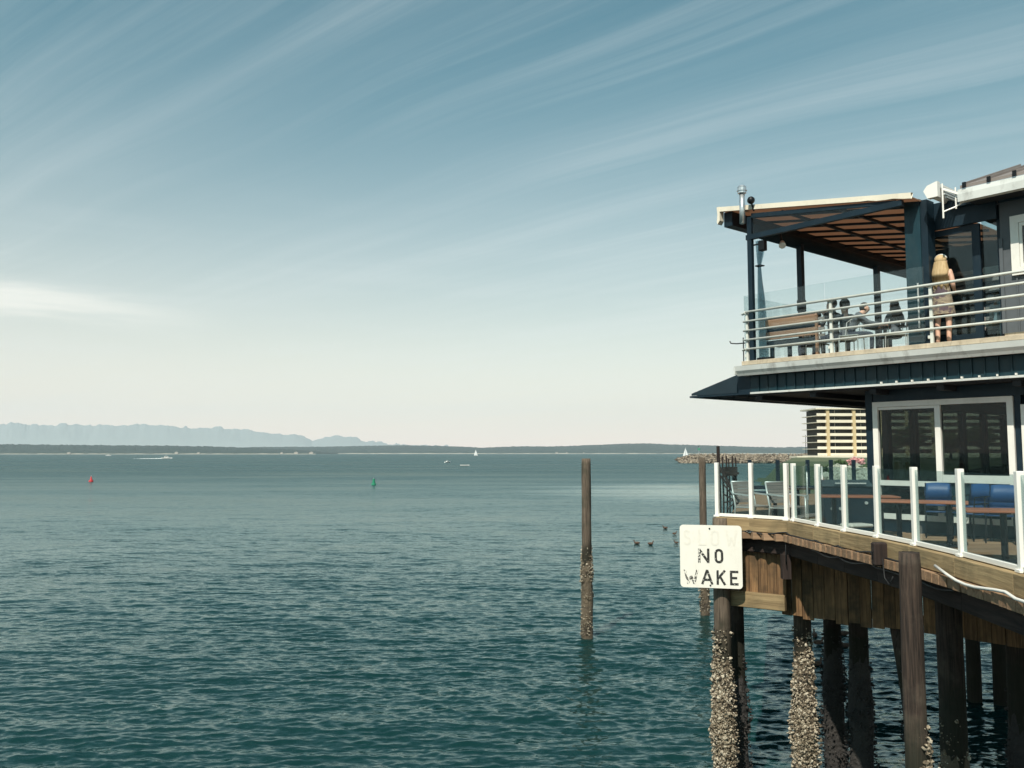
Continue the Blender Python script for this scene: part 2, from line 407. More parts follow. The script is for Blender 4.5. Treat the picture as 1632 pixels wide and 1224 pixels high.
def barpart(root, name, p0, p1, wd, ht, mat, up=(0, 0, 1), bevel=.004, frame='W', parent=None):
    """a timber or bar: own local X runs along its length; p0, p1 are world points (or building points with frame B)"""
    if frame == 'B': p0 = bw(*p0); p1 = bw(*p1)
    p0 = Vector(p0); p1 = Vector(p1); L = (p1 - p0).length; d = (p1 - p0) / L; up = Vector(up)
    if abs(d.dot(up)) > .98: up = Vector((0, 1, 0))
    yv = up.cross(d).normalized(); zv = d.cross(yv)
    mw = Matrix(((d.x, yv.x, zv.x, 0), (d.y, yv.y, zv.y, 0), (d.z, yv.z, zv.z, 0), (0, 0, 0, 1)))
    mw.translation = (p0 + p1) / 2
    mb = MB().box(-L / 2, L / 2, -wd / 2, wd / 2, -ht / 2, ht / 2)
    o = bpy.data.objects.new(name, mb.mesh(name, mat, False, bevel)); COL.objects.link(o)
    o.parent = parent or root
    o.matrix_basis = MATX[root.name].inverted() @ mw
    return o
def copy_tree(o, parent=None):
    c = o.copy(); COL.objects.link(c); c.parent = parent
    for ch in list(o.children): copy_tree(ch, c)
    return c

def fbm(x, y, seed=0, octs=5, lac=2.0, gain=.5):
    """cheap value noise on numpy arrays"""
    def h(ix, iy, s):
        n = (ix * 374761393 + iy * 668265263 + s * 1442695041) & 0xffffffff
        n = ((n ^ (n >> 13)) * 1274126177) & 0xffffffff
        return ((n ^ (n >> 16)) & 0xffff) / 65535.0
    tot = np.zeros_like(x, dtype=float); amp = 1.0; norm = 0
    for o in range(octs):
        fx = np.floor(x).astype(np.int64); fy = np.floor(y).astype(np.int64)
        tx = x - fx; ty = y - fy; tx = tx * tx * (3 - 2 * tx); ty = ty * ty * (3 - 2 * ty)
        v = (h(fx, fy, seed + o) * (1 - tx) + h(fx + 1, fy, seed + o) * tx) * (1 - ty) + (h(fx, fy + 1, seed + o) * (1 - tx) + h(fx + 1, fy + 1, seed + o) * tx) * ty
        tot += v * amp; norm += amp; amp *= gain; x = x * lac; y = y * lac
    return tot / norm

def grid_object(name, P, mat, smooth=True):
    """P: rows x cols x 3 array"""
    r, c = P.shape[:2]
    me = bpy.data.meshes.new(name)
    idx = np.arange(r * c).reshape(r, c)
    q = np.stack([idx[:-1, :-1], idx[:-1, 1:], idx[1:, 1:], idx[1:, :-1]], -1).reshape(-1, 4)
    me.vertices.add(r * c); me.vertices.foreach_set('co', P.reshape(-1).astype(np.float32))
    me.loops.add(q.size); me.loops.foreach_set('vertex_index', q.reshape(-1).astype(np.int32))
    me.polygons.add(len(q)); me.polygons.foreach_set('loop_start', np.arange(0, q.size, 4, dtype=np.int32))
    me.polygons.foreach_set('use_smooth', np.full(len(q), smooth))
    me.update(calc_edges=True); me.validate()
    me.materials.append(M[mat] if isinstance(mat, str) else mat)
    o = bpy.data.objects.new(name, me); COL.objects.link(o); return o

# ------------------------------------------------------------------ the sea
def m_water():
    m, t, b = principled('sea_water')
    pos = t.node('ShaderNodeNewGeometry').outputs['Position']
    nor = t.node('ShaderNodeNewGeometry').outputs['Normal']
    big = t.noise(t.mapping(pos, scale=(.006, .018, 0), loc=(3.1, .4, 0)), 1.0, 4, .55)
    slick = t.noise(t.mapping(pos, scale=(.010, .045, 0), rot=(0, 0, R(-14)), loc=(.7, 1.9, 0)), 1.0, 4, .6)
    gust = t.math('MULTIPLY', t.ramp(big, [(.30, .72), (.66, 1.15)]), t.ramp(slick, [(.40, .52), (.56, 1.0)]))
    # sheltered calm water off the mudflat
    pv_ = t.vmath('DIVIDE', t.vmath('SUBTRACT', pos, (38, 158, 0)).outputs[0], (30, 42, 1)).outputs[0]
    cn_ = t.math('ADD', t.vmath('LENGTH', pv_).outputs['Value'], t.math('MULTIPLY', t.math('SUBTRACT', slick, .5), 1.6))
    calm = t.node('ShaderNodeMapRange', {'interpolation_type': 'SMOOTHSTEP'}, Value=cn_, From_Min=.25, From_Max=1.35, To_Min=.30, To_Max=1.0).outputs[0]
    gust = t.math('MULTIPLY', gust, calm)
    vec = None
    for sc, amp, loc in (((3.6, 10.0, 1), .52, (0, 0, 0)), ((1.3, 4.2, 1), .50, (5, 2, 0)), ((.45, 1.8, 1), .36, (9, 4, 0)), ((.10, .50, 1), .32, (2, 8, 0))):
        n = t.noise(t.mapping(pos, scale=sc, rot=(0, 0, R(9)), loc=loc), 1.0, 3, .6, out=1)
        v = t.vmath('SCALE', t.vmath('SUBTRACT', n, (.5, .5, .5)).outputs[0]); v.inputs['Scale'].default_value = amp
        vec = v.outputs[0] if vec is None else t.vmath('ADD', vec, v.outputs[0]).outputs[0]
    vs = t.vmath('SCALE', t.vmath('MULTIPLY', vec, (.9, 1.6, 0)).outputs[0]); t.l.new(gust, vs.inputs['Scale'])
    nn = t.vmath('NORMALIZE', t.vmath('ADD', nor, vs.outputs[0]).outputs[0])
    t.n.remove(b)
    y_ = t.math('MAXIMUM', t.node('ShaderNodeSeparateXYZ', None, Vector=pos).outputs[1], 5.0)
    far = t.node('ShaderNodeMapRange', None, Value=t.math('LOGARITHM', y_, 10.0), From_Min=1.4, From_Max=2.7, To_Min=.10, To_Max=.30)
    rough = t.math('MULTIPLY', far.outputs[0], t.math('MULTIPLY', calm, t.ramp(slick, [(.36, .55), (.54, 1.0)])))
    fr = t.node('ShaderNodeFresnel', None, IOR=1.333, Normal=nn.outputs[0])
    fac = t.math('MINIMUM', t.math('MULTIPLY', fr.outputs[0], .92), t.math('ADD', t.node('ShaderNodeMapRange', None, Value=t.math('LOGARITHM', y_, 10.0), From_Min=1.5, From_Max=2.5, To_Min=.66, To_Max=.30).outputs[0], t.math('MULTIPLY', t.math('SUBTRACT', 1.0, calm), .42)))
    body = t.node('ShaderNodeBsdfDiffuse', None, Color=(.0045, .027, .027, 1))
    gl = t.node('ShaderNodeBsdfGlossy', None, Color=(.80, .95, .95, 1), Roughness=rough, Normal=nn.outputs[0])
    mx = t.node('ShaderNodeMixShader', None, i0=fac, i1=body.outputs[0], i2=gl.outputs[0])
    t.l.new(mx.outputs[0], [n_ for n_ in t.n if n_.type == 'OUTPUT_MATERIAL'][0].inputs[0])
    return m
M['water'] = m_water()
def build_sea():
    r = [0.6]
    while r[-1] < 28000:
        x = r[-1]
        r.append(x + (x * .12 if x < 12 else max(.05, x * x / 14500) if x < 900 else x * .12))
    r = np.array(r)
    th = np.concatenate([np.linspace(-180, -44, 40, endpoint=False), np.linspace(-44, 44, 980, endpoint=False), np.linspace(44, 180, 41)])
    th = np.radians(th)
    Rr, T = np.meshgrid(r, th, indexing='ij')
    Xx = Rr * np.sin(T); Yy = Rr * np.cos(T)
    sp = np.maximum(np.gradient(r)[:, None], Rr * np.gradient(th)[None, :])
    Zz = np.zeros_like(Xx); DX = np.zeros_like(Xx); DY = np.zeros_like(Xx)
    rng = np.random.RandomState(4)
    near = Rr[:, 0] < 420
    Xn, Yn, sn = Xx[near], Yy[near], sp[near]
    zn = np.zeros_like(Xn); dx = np.zeros_like(Xn); dy = np.zeros_like(Xn)
    for i in range(64):
        lam = .17 * (20 ** ((i + rng.rand()) / 64.0))
        k = 2 * math.pi / lam
        a_dir = R(-100) + rng.normal(0, R(27))
        slope = .035 * (1.0 if lam < .65 else (.65 / lam) ** 1.05)
        kx, ky = k * math.cos(a_dir), k * math.sin(a_dir)
        wgt = np.clip((lam / sn - 2.0) / 3.0, 0, 1)
        ph = kx * Xn + ky * Yn + rng.rand() * 6.283
        s_, c_ = np.sin(ph), np.cos(ph)
        am = slope / k * wgt
        zn += am * c_; dx -= am * .9 * math.cos(a_dir) * s_; dy -= am * .9 * math.sin(a_dir) * s_
    gust = .55 + .9 * fbm(Xn / 16.0, Yn / 7.0, 11, 3)
    Zz[near] = zn * gust; DX[near] = dx * gust; DY[near] = dy * gust
    P = np.stack([Xx + DX, Yy + DY, Zz], -1)
    o = grid_object('sea', P, 'water'); tag(o, kind='structure')
build_sea()

# ------------------------------------------------------------------ far shores and mountains
def px2x(px, Yd): return Yd * (px - 816) / 1370.0
def px2z(py, Yd): return EYE + Yd * (722 - py) / 1370.0
def ridge(name, pts, Yd, depth, mat, tree=0.0, step=.7, seed=3, kind='structure', rug=.30, smooth=False, wl=9.0, tw=3.2):
    """land whose skyline is given as (bearing pixel, skyline pixel) pairs, real heights at distance Yd"""
    xs = np.arange(pts[0][0], pts[-1][0], step)
    ys = np.interp(xs, [p[0] for p in pts], [p[1] for p in pts])
    X_ = Yd * (xs - 816) / 1370.0
    Z_ = np.maximum(EYE + Yd * (722 - ys) / 1370.0, .3)
    sc = Yd / 1370.0
    rough = (fbm(xs / tw, xs * 0 + seed, seed, 4) - .5)
    Zs = Z_; Z_ = Z_ + rough * tree * sc
    rows = []
    prof = [(0, -.02), (.01, .06), (.05, .30), (.12, .48), (.25, .68), (.45, .86), (.7, 1.0), (1.0, .8)]
    for j, (d, hgt) in enumerate(prof):
        wob = (fbm(xs / wl + d * 3, xs * 0 + j * .45, seed + 9, 4) - .5)
        zz = (Z_ if hgt == 1.0 else Zs) * hgt + wob * Z_ * (rug if 0 < hgt < 1 else 0)
        if j == 0: zz = zz * 0 - 1.0
        rows.append(np.stack([X_ * (1 + d * depth / Yd), np.full_like(X_, Yd + d * depth) + wob * depth * .05, np.maximum(zz, -1.0)], -1))
    o = grid_object(name, np.array(rows), mat, smooth=smooth); tag(o, kind=kind); return o
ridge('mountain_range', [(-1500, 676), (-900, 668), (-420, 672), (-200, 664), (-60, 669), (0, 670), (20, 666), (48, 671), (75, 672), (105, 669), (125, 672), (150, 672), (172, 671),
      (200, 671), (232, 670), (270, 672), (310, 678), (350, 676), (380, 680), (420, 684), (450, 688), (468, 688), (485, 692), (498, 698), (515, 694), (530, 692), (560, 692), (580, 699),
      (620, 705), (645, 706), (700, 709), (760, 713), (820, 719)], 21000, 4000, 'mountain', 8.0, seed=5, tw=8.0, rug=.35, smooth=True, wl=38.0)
ridge('wooded_shore', [(-1500, 700), (-700, 704), (0, 706.5), (80, 707.5), (180, 708.5), (260, 709), (330, 710.5), (400, 712.5), (440, 714.5), (500, 718), (540, 722)], 5200, 700, 'far_land', 2.2, .35, seed=8)
ridge('distant_hills', [(360, 713), (420, 711), (500, 711), (560, 710), (600, 709), (640, 708.5), (690, 709), (740, 711), (770, 712.5), (800, 711), (830, 710), (880, 710.5), (905, 709.5), (950, 707.5),
      (990, 705.5), (1030, 705), (1060, 706.5), (1110, 708), (1160, 709.5), (1200, 711), (1240, 712), (1290, 711), (1400, 709), (1600, 706), (1900, 704), (2600, 700)], 7600, 1200, 'far_land', 1.6, .4, seed=21)
for nm, Yd, a, b in (('beach', 5150, -1500, 505), ('beach', 7540, 430, 1500)):
    xs = np.arange(a, b, 3.0); X_ = Yd * (xs - 816) / 1370.0
    z_ = .9 + fbm(xs / 14, xs * 0, 3, 3) * Yd / 1370.0 * 1.0
    o = grid_object(nm, np.array([np.stack([X_, np.full_like(X_, Yd), z_ * 0 - .5], -1), np.stack([X_ * 1.003, np.full_like(X_, Yd * 1.004), z_], -1), np.stack([X_ * 1.009, np.full_like(X_, Yd * 1.009), z_ * 1.1], -1)]), 'sand', False)
    tag(o, kind='structure')

def house_mesh():
    mb = MB().box(-7, 7, -5, 5, -2, 5); mb.prism([(-7.5, 5.01), (7.5, 5.01), (0, 9)], -5.5, 5.5, 'y'); return mb
M['house_wall'] = paint('pale_house_wall', (.36, .34, .31), .8, .05, .2, 0)
hme = house_mesh().mesh('shore_house', 'house_wall')
for px, Yd in ((283, 5165), (318, 5165), (450, 5168), (473, 5168), (497, 5168), (887, 7555), (903, 7556), (930, 7556), (112, 5165)):
    o = bpy.data.objects.new('shore_house', hme); COL.objects.link(o); o.location = (Yd * (px - 816) / 1370.0, Yd, 3.5); o.scale = (1.0 + .6 * ((px * 7) % 3) / 2, 1, 1 + .3 * (px % 2))
    tag(o, 'tiny pale gabled house at the waterline of the far shore', 'house', 'houses along the far shore')

# ------------------------------------------------------------------ breakwater, mudflat, shore
def rock_verts(rx, ry, rz, rng):
    vs, fs = ICO
    out = []
    for v in vs:
        k = .72 + .5 * rng.random()
        out.append((v[0] * rx * k, v[1] * ry * k, v[2] * rz * k))
    return out, fs
_b = bmesh.new(); bmesh.ops.create_icosphere(_b, subdivisions=1, radius=1.0); _b.verts.index_update()
ICO = ([tuple(v.co) for v in _b.verts], [tuple(v.index for v in f.verts) for f in _b.faces]); _b.free()
_b = bmesh.new(); bmesh.ops.create_icosphere(_b, subdivisions=2, radius=1.0); _b.verts.index_update()
ICO2 = ([tuple(v.co) for v in _b.verts], [tuple(v.index for v in f.verts) for f in _b.faces]); _b.free()

def build_breakwater():
    rng = random.Random(3)
    root = thing('breakwater', 'long low breakwater of piled brown rocks reaching out from the far shore', 'breakwater', (118, 600, 0))
    core = MB()
    x0, x1 = 119, 226
    core.add([(x0, 592, -1), (x1, 586, -1), (x1, 600, 4.6), (x0 + 6, 604, 4.6), (x1, 612, 4.6), (x0 + 6, 613, 4.6), (x1, 626, -1), (x0, 624, -1)],
             [(0, 1, 2, 3), (3, 2, 4, 5), (5, 4, 6, 7), (0, 3, 5, 7), (1, 6, 4, 2)])
    part(root, 'rubble_core', core, 'rock')
    mb = MB()
    for i in range(2600):
        x = x0 - 3 + (x1 - x0 + 3) * rng.random()
        s = rng.random() ** .8
        end = max(0, (x0 + 9 - x) / 12)
        z = -.2 + 5.6 * s * (1 - min(1, end) * .75)
        y = 592 - 3 + s * 13 + rng.uniform(-1, 1)
        if rng.random() < .25: y += 12; z = 5.0 * (1 - min(1, end) * .6) + rng.uniform(0, .9)
        r = rng.uniform(.5, 1.25)
        vs, fs = rock_verts(r * rng.uniform(.8, 1.3), r * rng.uniform(.8, 1.3), r * rng.uniform(.6, 1.0), rng)
        mb.add([(a + x, b + y, c + z) for a, b, c in vs], fs)
    tag(part(root, 'rocks', mb, 'rock'), kind='stuff')
    bt = thing('navigation_beacon', 'thin green beacon mast standing on the breakwater near its tip', 'beacon', (130.5, 602, 4.6))
    part(bt, 'mast', MB().tube([(130.5, 602, 4.0), (130.5, 602, 11.0)], .14), 'galv')
    part(bt, 'board', MB().box(129.7, 131.3, 601.9, 602.1, 8.9, 10.6), 'buoy_green')
    part(bt, 'lantern', MB().tube([(130.5, 602, 11.0), (130.5, 602, 11.7)], .28), 'black')
build_breakwater()

def terrain(name, x0, x1, y0, y1, zfn, mat, nx=60, ny=40, kind='structure'):
    xs = np.linspace(x0, x1, nx); ys = np.linspace(y0, y1, ny)
    Yg, Xg = np.meshgrid(ys, xs, indexing='ij')
    o = grid_object(name, np.stack([Xg, Yg, zfn(Xg, Yg)], -1), mat); return tag(o, kind=kind)
terrain('mudflat', 39, 150, 140, 300, lambda x, y: -.55 + 1.15 * fbm(x / 14, y / 26, 5, 4) + .006 * (x - 40) - .004 * (y - 150) - 1.2 * np.clip((46 + (y - 140) * .19 - x) / 8, 0, 1), 'mud')
terrain('shore_bank', 53.5, 330, 146, 470, lambda x, y: np.clip(((x - 54) * .22 + (y - 148) * .12) - 1.0, -1, 4.6) * 1.0 + .5 * fbm(x / 9, y / 9, 8, 4) - np.clip((50 + (y - 146) * .32 - x) * .5, 0, 30), 'mud', 90, 90)

def build_riprap():
    rng = random.Random(12)
    root = thing('boulder_bank', 'bank of large pale boulders on the shore behind the terrace', 'boulders', (54, 146, 0))
    n = 0
    for i in range(120):
        px = rng.uniform(1303, 1400); py = rng.uniform(744, 772)
        if px < 1325 and py < 755: continue
        Yd = 146 + (772 - py) * .55
        x = px2x(px, Yd); z = px2z(py, Yd)
        r = rng.uniform(.55, 1.35)
        vs, fs = rock_verts(r * rng.uniform(.9, 1.35), r, r * rng.uniform(.6, .85), rng)
        rz = rng.uniform(0, 3); ca, sa = math.cos(rz), math.sin(rz)
        mb = MB().add([(a * ca - b * sa + x, a * sa + b * ca + Yd, c + z) for a, b, c in vs], fs)
        part(root, 'boulder', mb, 'boulder')
build_riprap()

def leaves(n, spread, size, rng, zs=1.0):
    mb = MB()
    for i in range(n):
        while True:
            p = Vector((rng.uniform(-1, 1), rng.uniform(-1, 1), rng.uniform(-1, 1)))
            if p.length < 1: break
        q = p.normalized() * (p.length ** .5)
        lump = .75 + .25 * math.sin(q.x * 5 + 1.7) * math.cos(q.y * 4 + q.z * 6)
        c = Vector((q.x * spread * lump, q.y * spread * lump, q.z * spread * zs * lump))
        a = Vector((rng.gauss(0, 1), rng.gauss(0, 1), rng.gauss(0, 1))).normalized(); b = a.orthogonal().normalized()
        s = size * rng.uniform(.6, 1.4)
        mb.add([c + a * s, c + b * s * .6, c - a * s, c - b * s * .6], [(0, 1, 2, 3)])
    return mb
def tree(name, label, x, y, z, h, r, seed, group=None, mat='leaf'):
    rng = random.Random(seed)
    root = thing(name, label, 'tree', (x, y, z), group=group)
    tr = MB().tube([(0, 0, -.5), (r * .05, 0, h * .3), (0, r * .08, h * .6), (0, 0, h * .85)], [r * .09, r * .07, r * .05, r * .02])
    for k in range(5):
        a = k * 1.3; z0 = h * (.35 + .09 * k)
        tr.tube([(0, 0, z0), (math.cos(a) * r * .6, math.sin(a) * r * .6, z0 + r * .5)], [r * .035, r * .012], 5)
    part(root, 'trunk', tr, 'trunk', local=True)
    lf = leaves(1500, r, r * .10, rng, h * .32 / r)
    lf.v = [(a, b, c + h * .62) for a, b, c in lf.v]
    part(root, 'crown', lf, mat, local=True)
for i, (px, Yd, h, r, lab) in enumerate([(1418, 250, 9, 4.5, 'small green tree on the bank left of the others, seen through the restaurant windows'),
        (1452, 300, 13, 6, 'taller green tree seen through the left restaurant window pane'),
        (1512, 280, 10, 6, 'broad green tree seen through the middle of the restaurant window'),
        (1560, 300, 13, 6, 'green tree furthest right seen through the restaurant window')]):
    tree('shore_tree', lab, px2x(px, Yd), Yd, 4.6, h, r, 40 + i, 'trees on the bank before the apartment block')
def shrub(label, x, y, z, r, seed, mat='leaf', cat='shrub', zs=.6):
    rng = random.Random(seed)
    o = solo('shrub', leaves(420, r, r * .12, rng, zs), mat, label, cat, 'shrubs growing on the boulder bank'); o.location = (x, y, z)
for i, (px, py, Yd, r, mt, lab) in enumerate([(1337, 740, 166, 1.8, 'leaf', 'green shrub above the boulders left of the dark balustrade posts'),
        (1362, 737, 170, 2.0, 'flower', 'pink flowering shrub at the top of the boulder bank'),
        (1349, 752, 158, 1.5, 'leaf', 'low green shrub between the large pale boulders'),
        (1378, 748, 160, 1.9, 'leaf', 'green shrub on the boulder bank beside the restaurant corner'),
        (1322, 749, 160, 2.0, 'leaf', 'leftmost green shrub at the foot of the boulder bank')]):
    shrub(lab, px2x(px, Yd), Yd, px2z(py, Yd), r, 70 + i, mt)

def build_apartments():
    root = thing('apartment_block', 'cream apartment block with long stacked balconies behind the breakwater', 'building', (151, 430, 5))
    x0, x1, y0, y1 = 152.6, 262, 430, 452
    part(root, 'facade', MB().box(x0 + 2.2, x1, y0 + 2.2, y1, 5.0, 28.6), 'apt_dark')
    nf = 7; fh = 3.32
    for k in range(nf + 1):
        z = 5.9 + k * fh
        part(root, 'balcony_slab', MB().box(x0 - (.9 if k == nf else .2), x1 + .5, y0 - (1.0 if k == nf else 0), y1 + .4, z - .35, z + (.35 if k == nf else .0)), 'concrete')
        if k < nf:
            part(root, 'balcony_parapet', MB().box(x0 - .18, x1 + .4, y0 - .02, y0 + .16, z + .004, z + 1.02), 'concrete')
    for i in range(9):
        xx = x0 + 4.6 + i * 17.0 * .77
        if xx > x1 - 2: break
        part(root, 'column', MB().box(xx, xx + 1.5, y0 - .30, y0 + 1.6, 5.0, 28.7), 'apt_column')
    for k in range(nf):
        for i in range(8):
            xx = x0 + 7.2 + i * 13.1
            z = 5.9 + k * fh
            wdo = part(root, 'window', MB().box(xx, xx + 4.6, y0 + 2.12, y0 + 2.22, z + .3, z + 2.7), 'window')
            part(root, 'frame', MB().box(xx + 2.2, xx + 2.4, y0 + 2.04, y0 + 2.115, z + .3, z + 2.7), 'concrete', parent=wdo)
    part(root, 'roof_plant_room', MB().box(x0 + 20, x0 + 31, y0 + 6, y0 + 15, 29.5, 32), 'concrete')
    q = thing('waterfront_quay', 'pale concrete quay deck at the foot of the apartment block', 'quay', (140, 424, 0))
    part(q, 'deck', MB().box(138, 270, 418, 429.5, 4.6, 5.5), 'concrete')
    for i in range(14): part(q, 'pile', MB().tube([(140 + i * 6, 420, -2), (140 + i * 6, 420, 4.59)], .45), 'beam')
    mst = thing('radio_mast', 'thin lattice-like mast on the skyline left of the apartment block', 'mast', (px2x(1283, 900), 900, 4))
    part(mst, 'pole', MB().tube([(px2x(1283, 900), 900, 2), (px2x(1283, 900), 900, 26)], [.5, .2]), 'black')
build_apartments()

# ------------------------------------------------------------------ boats, buoys, ducks far out
def hull_mb(L, B, Hh, cx, cy, cz, ang):
    sec = [(-.5, .80, 0), (-.2, 1.0, 0), (.15, .95, .03), (.38, .55, .12), (.5, .03, .25)]
    vs = []; fs = []
    for t_, bw_, sh in sec:
        x = t_ * L
        for y, z in ((-bw_ * B / 2, Hh * (1 + sh)), (-bw_ * B * .36, 0), (0, -Hh * .35), (bw_ * B * .36, 0), (bw_ * B / 2, Hh * (1 + sh))): vs.append((x, y, z))
    for i in range(len(sec) - 1):
        for k in range(4):
            a = i * 5 + k; fs.append((a, a + 1, a + 6, a + 5))
        fs.append((i * 5 + 4, i * 5, i * 5 + 5, i * 5 + 9))
    fs.append((0, 1, 2, 3, 4)); n = (len(sec) - 1) * 5; fs.append((n + 4, n + 3, n + 2, n + 1, n))
    ca, sa = math.cos(ang), math.sin(ang)
    return MB().add([(cx + x * ca - y * sa, cy + x * sa + y * ca, cz + z) for x, y, z in vs], fs)
def sailboat(px, Yd, mast_h, label, L=9.0, ang=.5):
    x = px2x(px, Yd)
    root = thing('sailboat', label, 'sailboat', (x, Yd, 0), group='sailing boats on the bay')
    part(root, 'hull', hull_mb(L, L * .3, .9, x, Yd, .1, ang), 'hull')
    ca, sa = math.cos(ang), math.sin(ang)
    part(root, 'mast', MB().tube([(x, Yd, .5), (x, Yd, mast_h)], [.09, .05]), 'alu')
    for nm, b0, top in (('mainsail', -.45, .97), ('jib', .48, .86)):
        p = [(x + ca * .03 * b0, Yd, 1.6), (x + ca * b0 * L, Yd + sa * b0 * L, 1.4), (x, Yd, mast_h * top)]
        q = [(a, b + .06, c) for a, b, c in p]
        mid = ((p[0][0] + p[1][0] + p[2][0]) / 3, (p[0][1] + p[1][1] + p[2][1]) / 3 - .35, (p[0][2] + p[1][2] + p[2][2]) / 3)
        part(root, nm, MB().add(p + q + [mid, (mid[0], mid[1] + .06, mid[2])], [(0, 1, 6), (1, 2, 6), (2, 0, 6), (4, 3, 7), (5, 4, 7), (3, 5, 7), (0, 3, 4, 1), (1, 4, 5, 2), (2, 5, 3, 0)]), 'sail')
sailboat(758.5, 2100, 16.5, 'tiny white sailboat far out on the open water near the centre', 10, .3)
sailboat(1092, 900, 13.5, 'white sailboat just off the tip of the breakwater', 10, .4)
def motorboat(px, py, L, ang, label, cabin=True, wake=0):
    Yd = EYE * 1370 / (py - 722); x = px2x(px, Yd)
    root = thing('motorboat', label, 'motorboat', (x, Yd, 0), group='motor boats on the bay')
    part(root, 'hull', hull_mb(L, L * .3, L * .11, x, Yd, .15, ang), 'hull')
    ca, sa = math.cos(ang), math.sin(ang)
    def rot(l): return [(x + a * ca - b * sa, Yd + a * sa + b * ca, c) for a, b, c in l]
    if cabin:
        c = MB().prism([(-.22 * L, .11 * L), (.16 * L, .11 * L), (.06 * L, .25 * L), (-.20 * L, .25 * L)], -.1 * L, .1 * L, 'y')
        c.v = rot(c.v); part(root, 'cabin', c, 'hull')
        g = MB().prism([(-.19 * L, .16 * L), (.125 * L, .16 * L), (.075 * L, .22 * L), (-.18 * L, .22 * L)], -.103 * L, .103 * L, 'y')
        g.v = rot(g.v); part(root, 'windows', g, 'black')
        a_ = MB().tube(rot([(-.08 * L, 0, .24 * L), (-.08 * L, 0, .42 * L)]), L * .008); part(root, 'mast', a_, 'alu')
    if wake:
        rng = random.Random(5); mb = MB()
        for i in range(160):
            t_ = rng.random(); d = -.45 * L - t_ * wake
            p = rot([(d, rng.gauss(0, .25 + t_ * .9), 0)])[0]
            r = rng.uniform(.25, .8) * (1.15 - t_ * .8)
            vs, fs = rock_verts(r * 1.8, r, r * .42 + .25 * (1 - t_), rng); mb.add([(a + p[0], b + p[1], c + .12) for a, b, c in vs], fs)
        tag(part(root, 'wake', mb, 'foam'), kind='stuff')
motorboat(268, 731, 13, .1, 'white speedboat throwing a long white wake, left of centre', True, 34)
motorboat(175, 726.5, 13, .05, 'white cabin cruiser lying close to the far wooded shore', True)
motorboat(714, 737.5, 5.5, .8, 'small dark-topped boat out on the water right of centre', True)
motorboat(741, 742.5, 5.0, 0.0, 'low white open boat out on the water right of centre', False)
def buoy(px, py, mat, kind, label):
    Yd = EYE * 1370 / (py - 722); x = px2x(px, Yd)
    root = thing('channel_buoy', label, 'buoy', (x, Yd, 0), group='channel buoys'); root.scale = (.78, .78, .85)
    part(root, 'float', MB().tube([(x, Yd, -.5), (x, Yd, .1), (x, Yd, .45), (x, Yd, .5)], [.66, .7, .66, .3], 14), mat)
    if kind == 'cone':
        part(root, 'tower', MB().tube([(x, Yd, .48), (x, Yd, 1.15)], [.42, .22], 12), mat)
        part(root, 'top', MB().tube([(x, Yd, 1.15), (x, Yd, 1.65)], [.26, .03], 12), mat)
    else:
        part(root, 'tower', MB().tube([(x, Yd, .48), (x, Yd, 1.25)], [.38, .38], 12), mat)
        part(root, 'top', MB().tube([(x, Yd, 1.26), (x, Yd, 1.62)], [.30, .30], 12), mat)
    part(root, 'lantern', MB().tube([(x, Yd, 1.6), (x, Yd, 1.85)], .06), 'alu')
buoy(149, 767.5, 'buoy_red', 'cone', 'red channel buoy floating at the left of the picture')
buoy(597, 772.5, 'buoy_green', 'can', 'green channel buoy floating in the middle of the bay')

def duck_mesh():
    mb = MB()
    mb.ball((0, 0, .07), .22, .11, .095, 12, 8, lambda v: Vector((v.x, v.y * (1 - .25 * max(0, -v.x)), v.z + .30 * max(0, -v.x - .4))))
    mb.tube([(.15, 0, .08), (.19, 0, .17), (.20, 0, .22)], [.05, .038, .035], 8)
    mb.ball((.215, 0, .235), .055, .045, .045, 10, 6)
    mb.add([(.255, -.018, .238), (.255, .018, .238), (.325, .014, .222), (.325, -.014, .222), (.255, -.018, .220), (.255, .018, .220)], [(0, 1, 2, 3), (4, 5, 2, 3), (0, 3, 4), (1, 2, 5)])
    return mb
M['duck'] = m_rock('brown_duck_plumage', (.045, .030, .022), (.16, .10, .07))
dmesh = duck_mesh().mesh('duck', 'duck', True)
for px, py, rz, sc in [(1058, 841, 2.8, 1.5), (1072, 850, .3, 1.3), (1013, 865, 3.0, 1.5), (1034, 866, .2, 1.5), (1075, 864, 2.5, 1.2)]:
    Yd = EYE * 1370 / (py - 722); o = bpy.data.objects.new('duck', dmesh); COL.objects.link(o)
    o.location = (px2x(px, Yd), Yd, .02); o.rotation_euler = (0, 0, rz); o.scale = (sc * .7,) * 3
    tag(o, 'small brown duck floating on open water left of the sign', 'duck', 'ducks swimming left of the sign')
for px, py, rz, sc in [(1289, 1008, 1.4, 1.3), (1294, 1020, .2, 1.3), (1334, 1006, 3.0, 1.4), (1337, 1024, 2.7, 1.2), (1292, 1052, .5, 1.2)]:
    Yd = EYE * 1370 / (py - 722); o = bpy.data.objects.new('duck', dmesh); COL.objects.link(o)
    o.location = (px2x(px, Yd), Yd, .02); o.rotation_euler = (0, 0, rz); o.scale = (sc * .7,) * 3
    tag(o, 'small brown duck floating beyond the piles under the terrace', 'duck', 'ducks swimming behind the terrace piles')

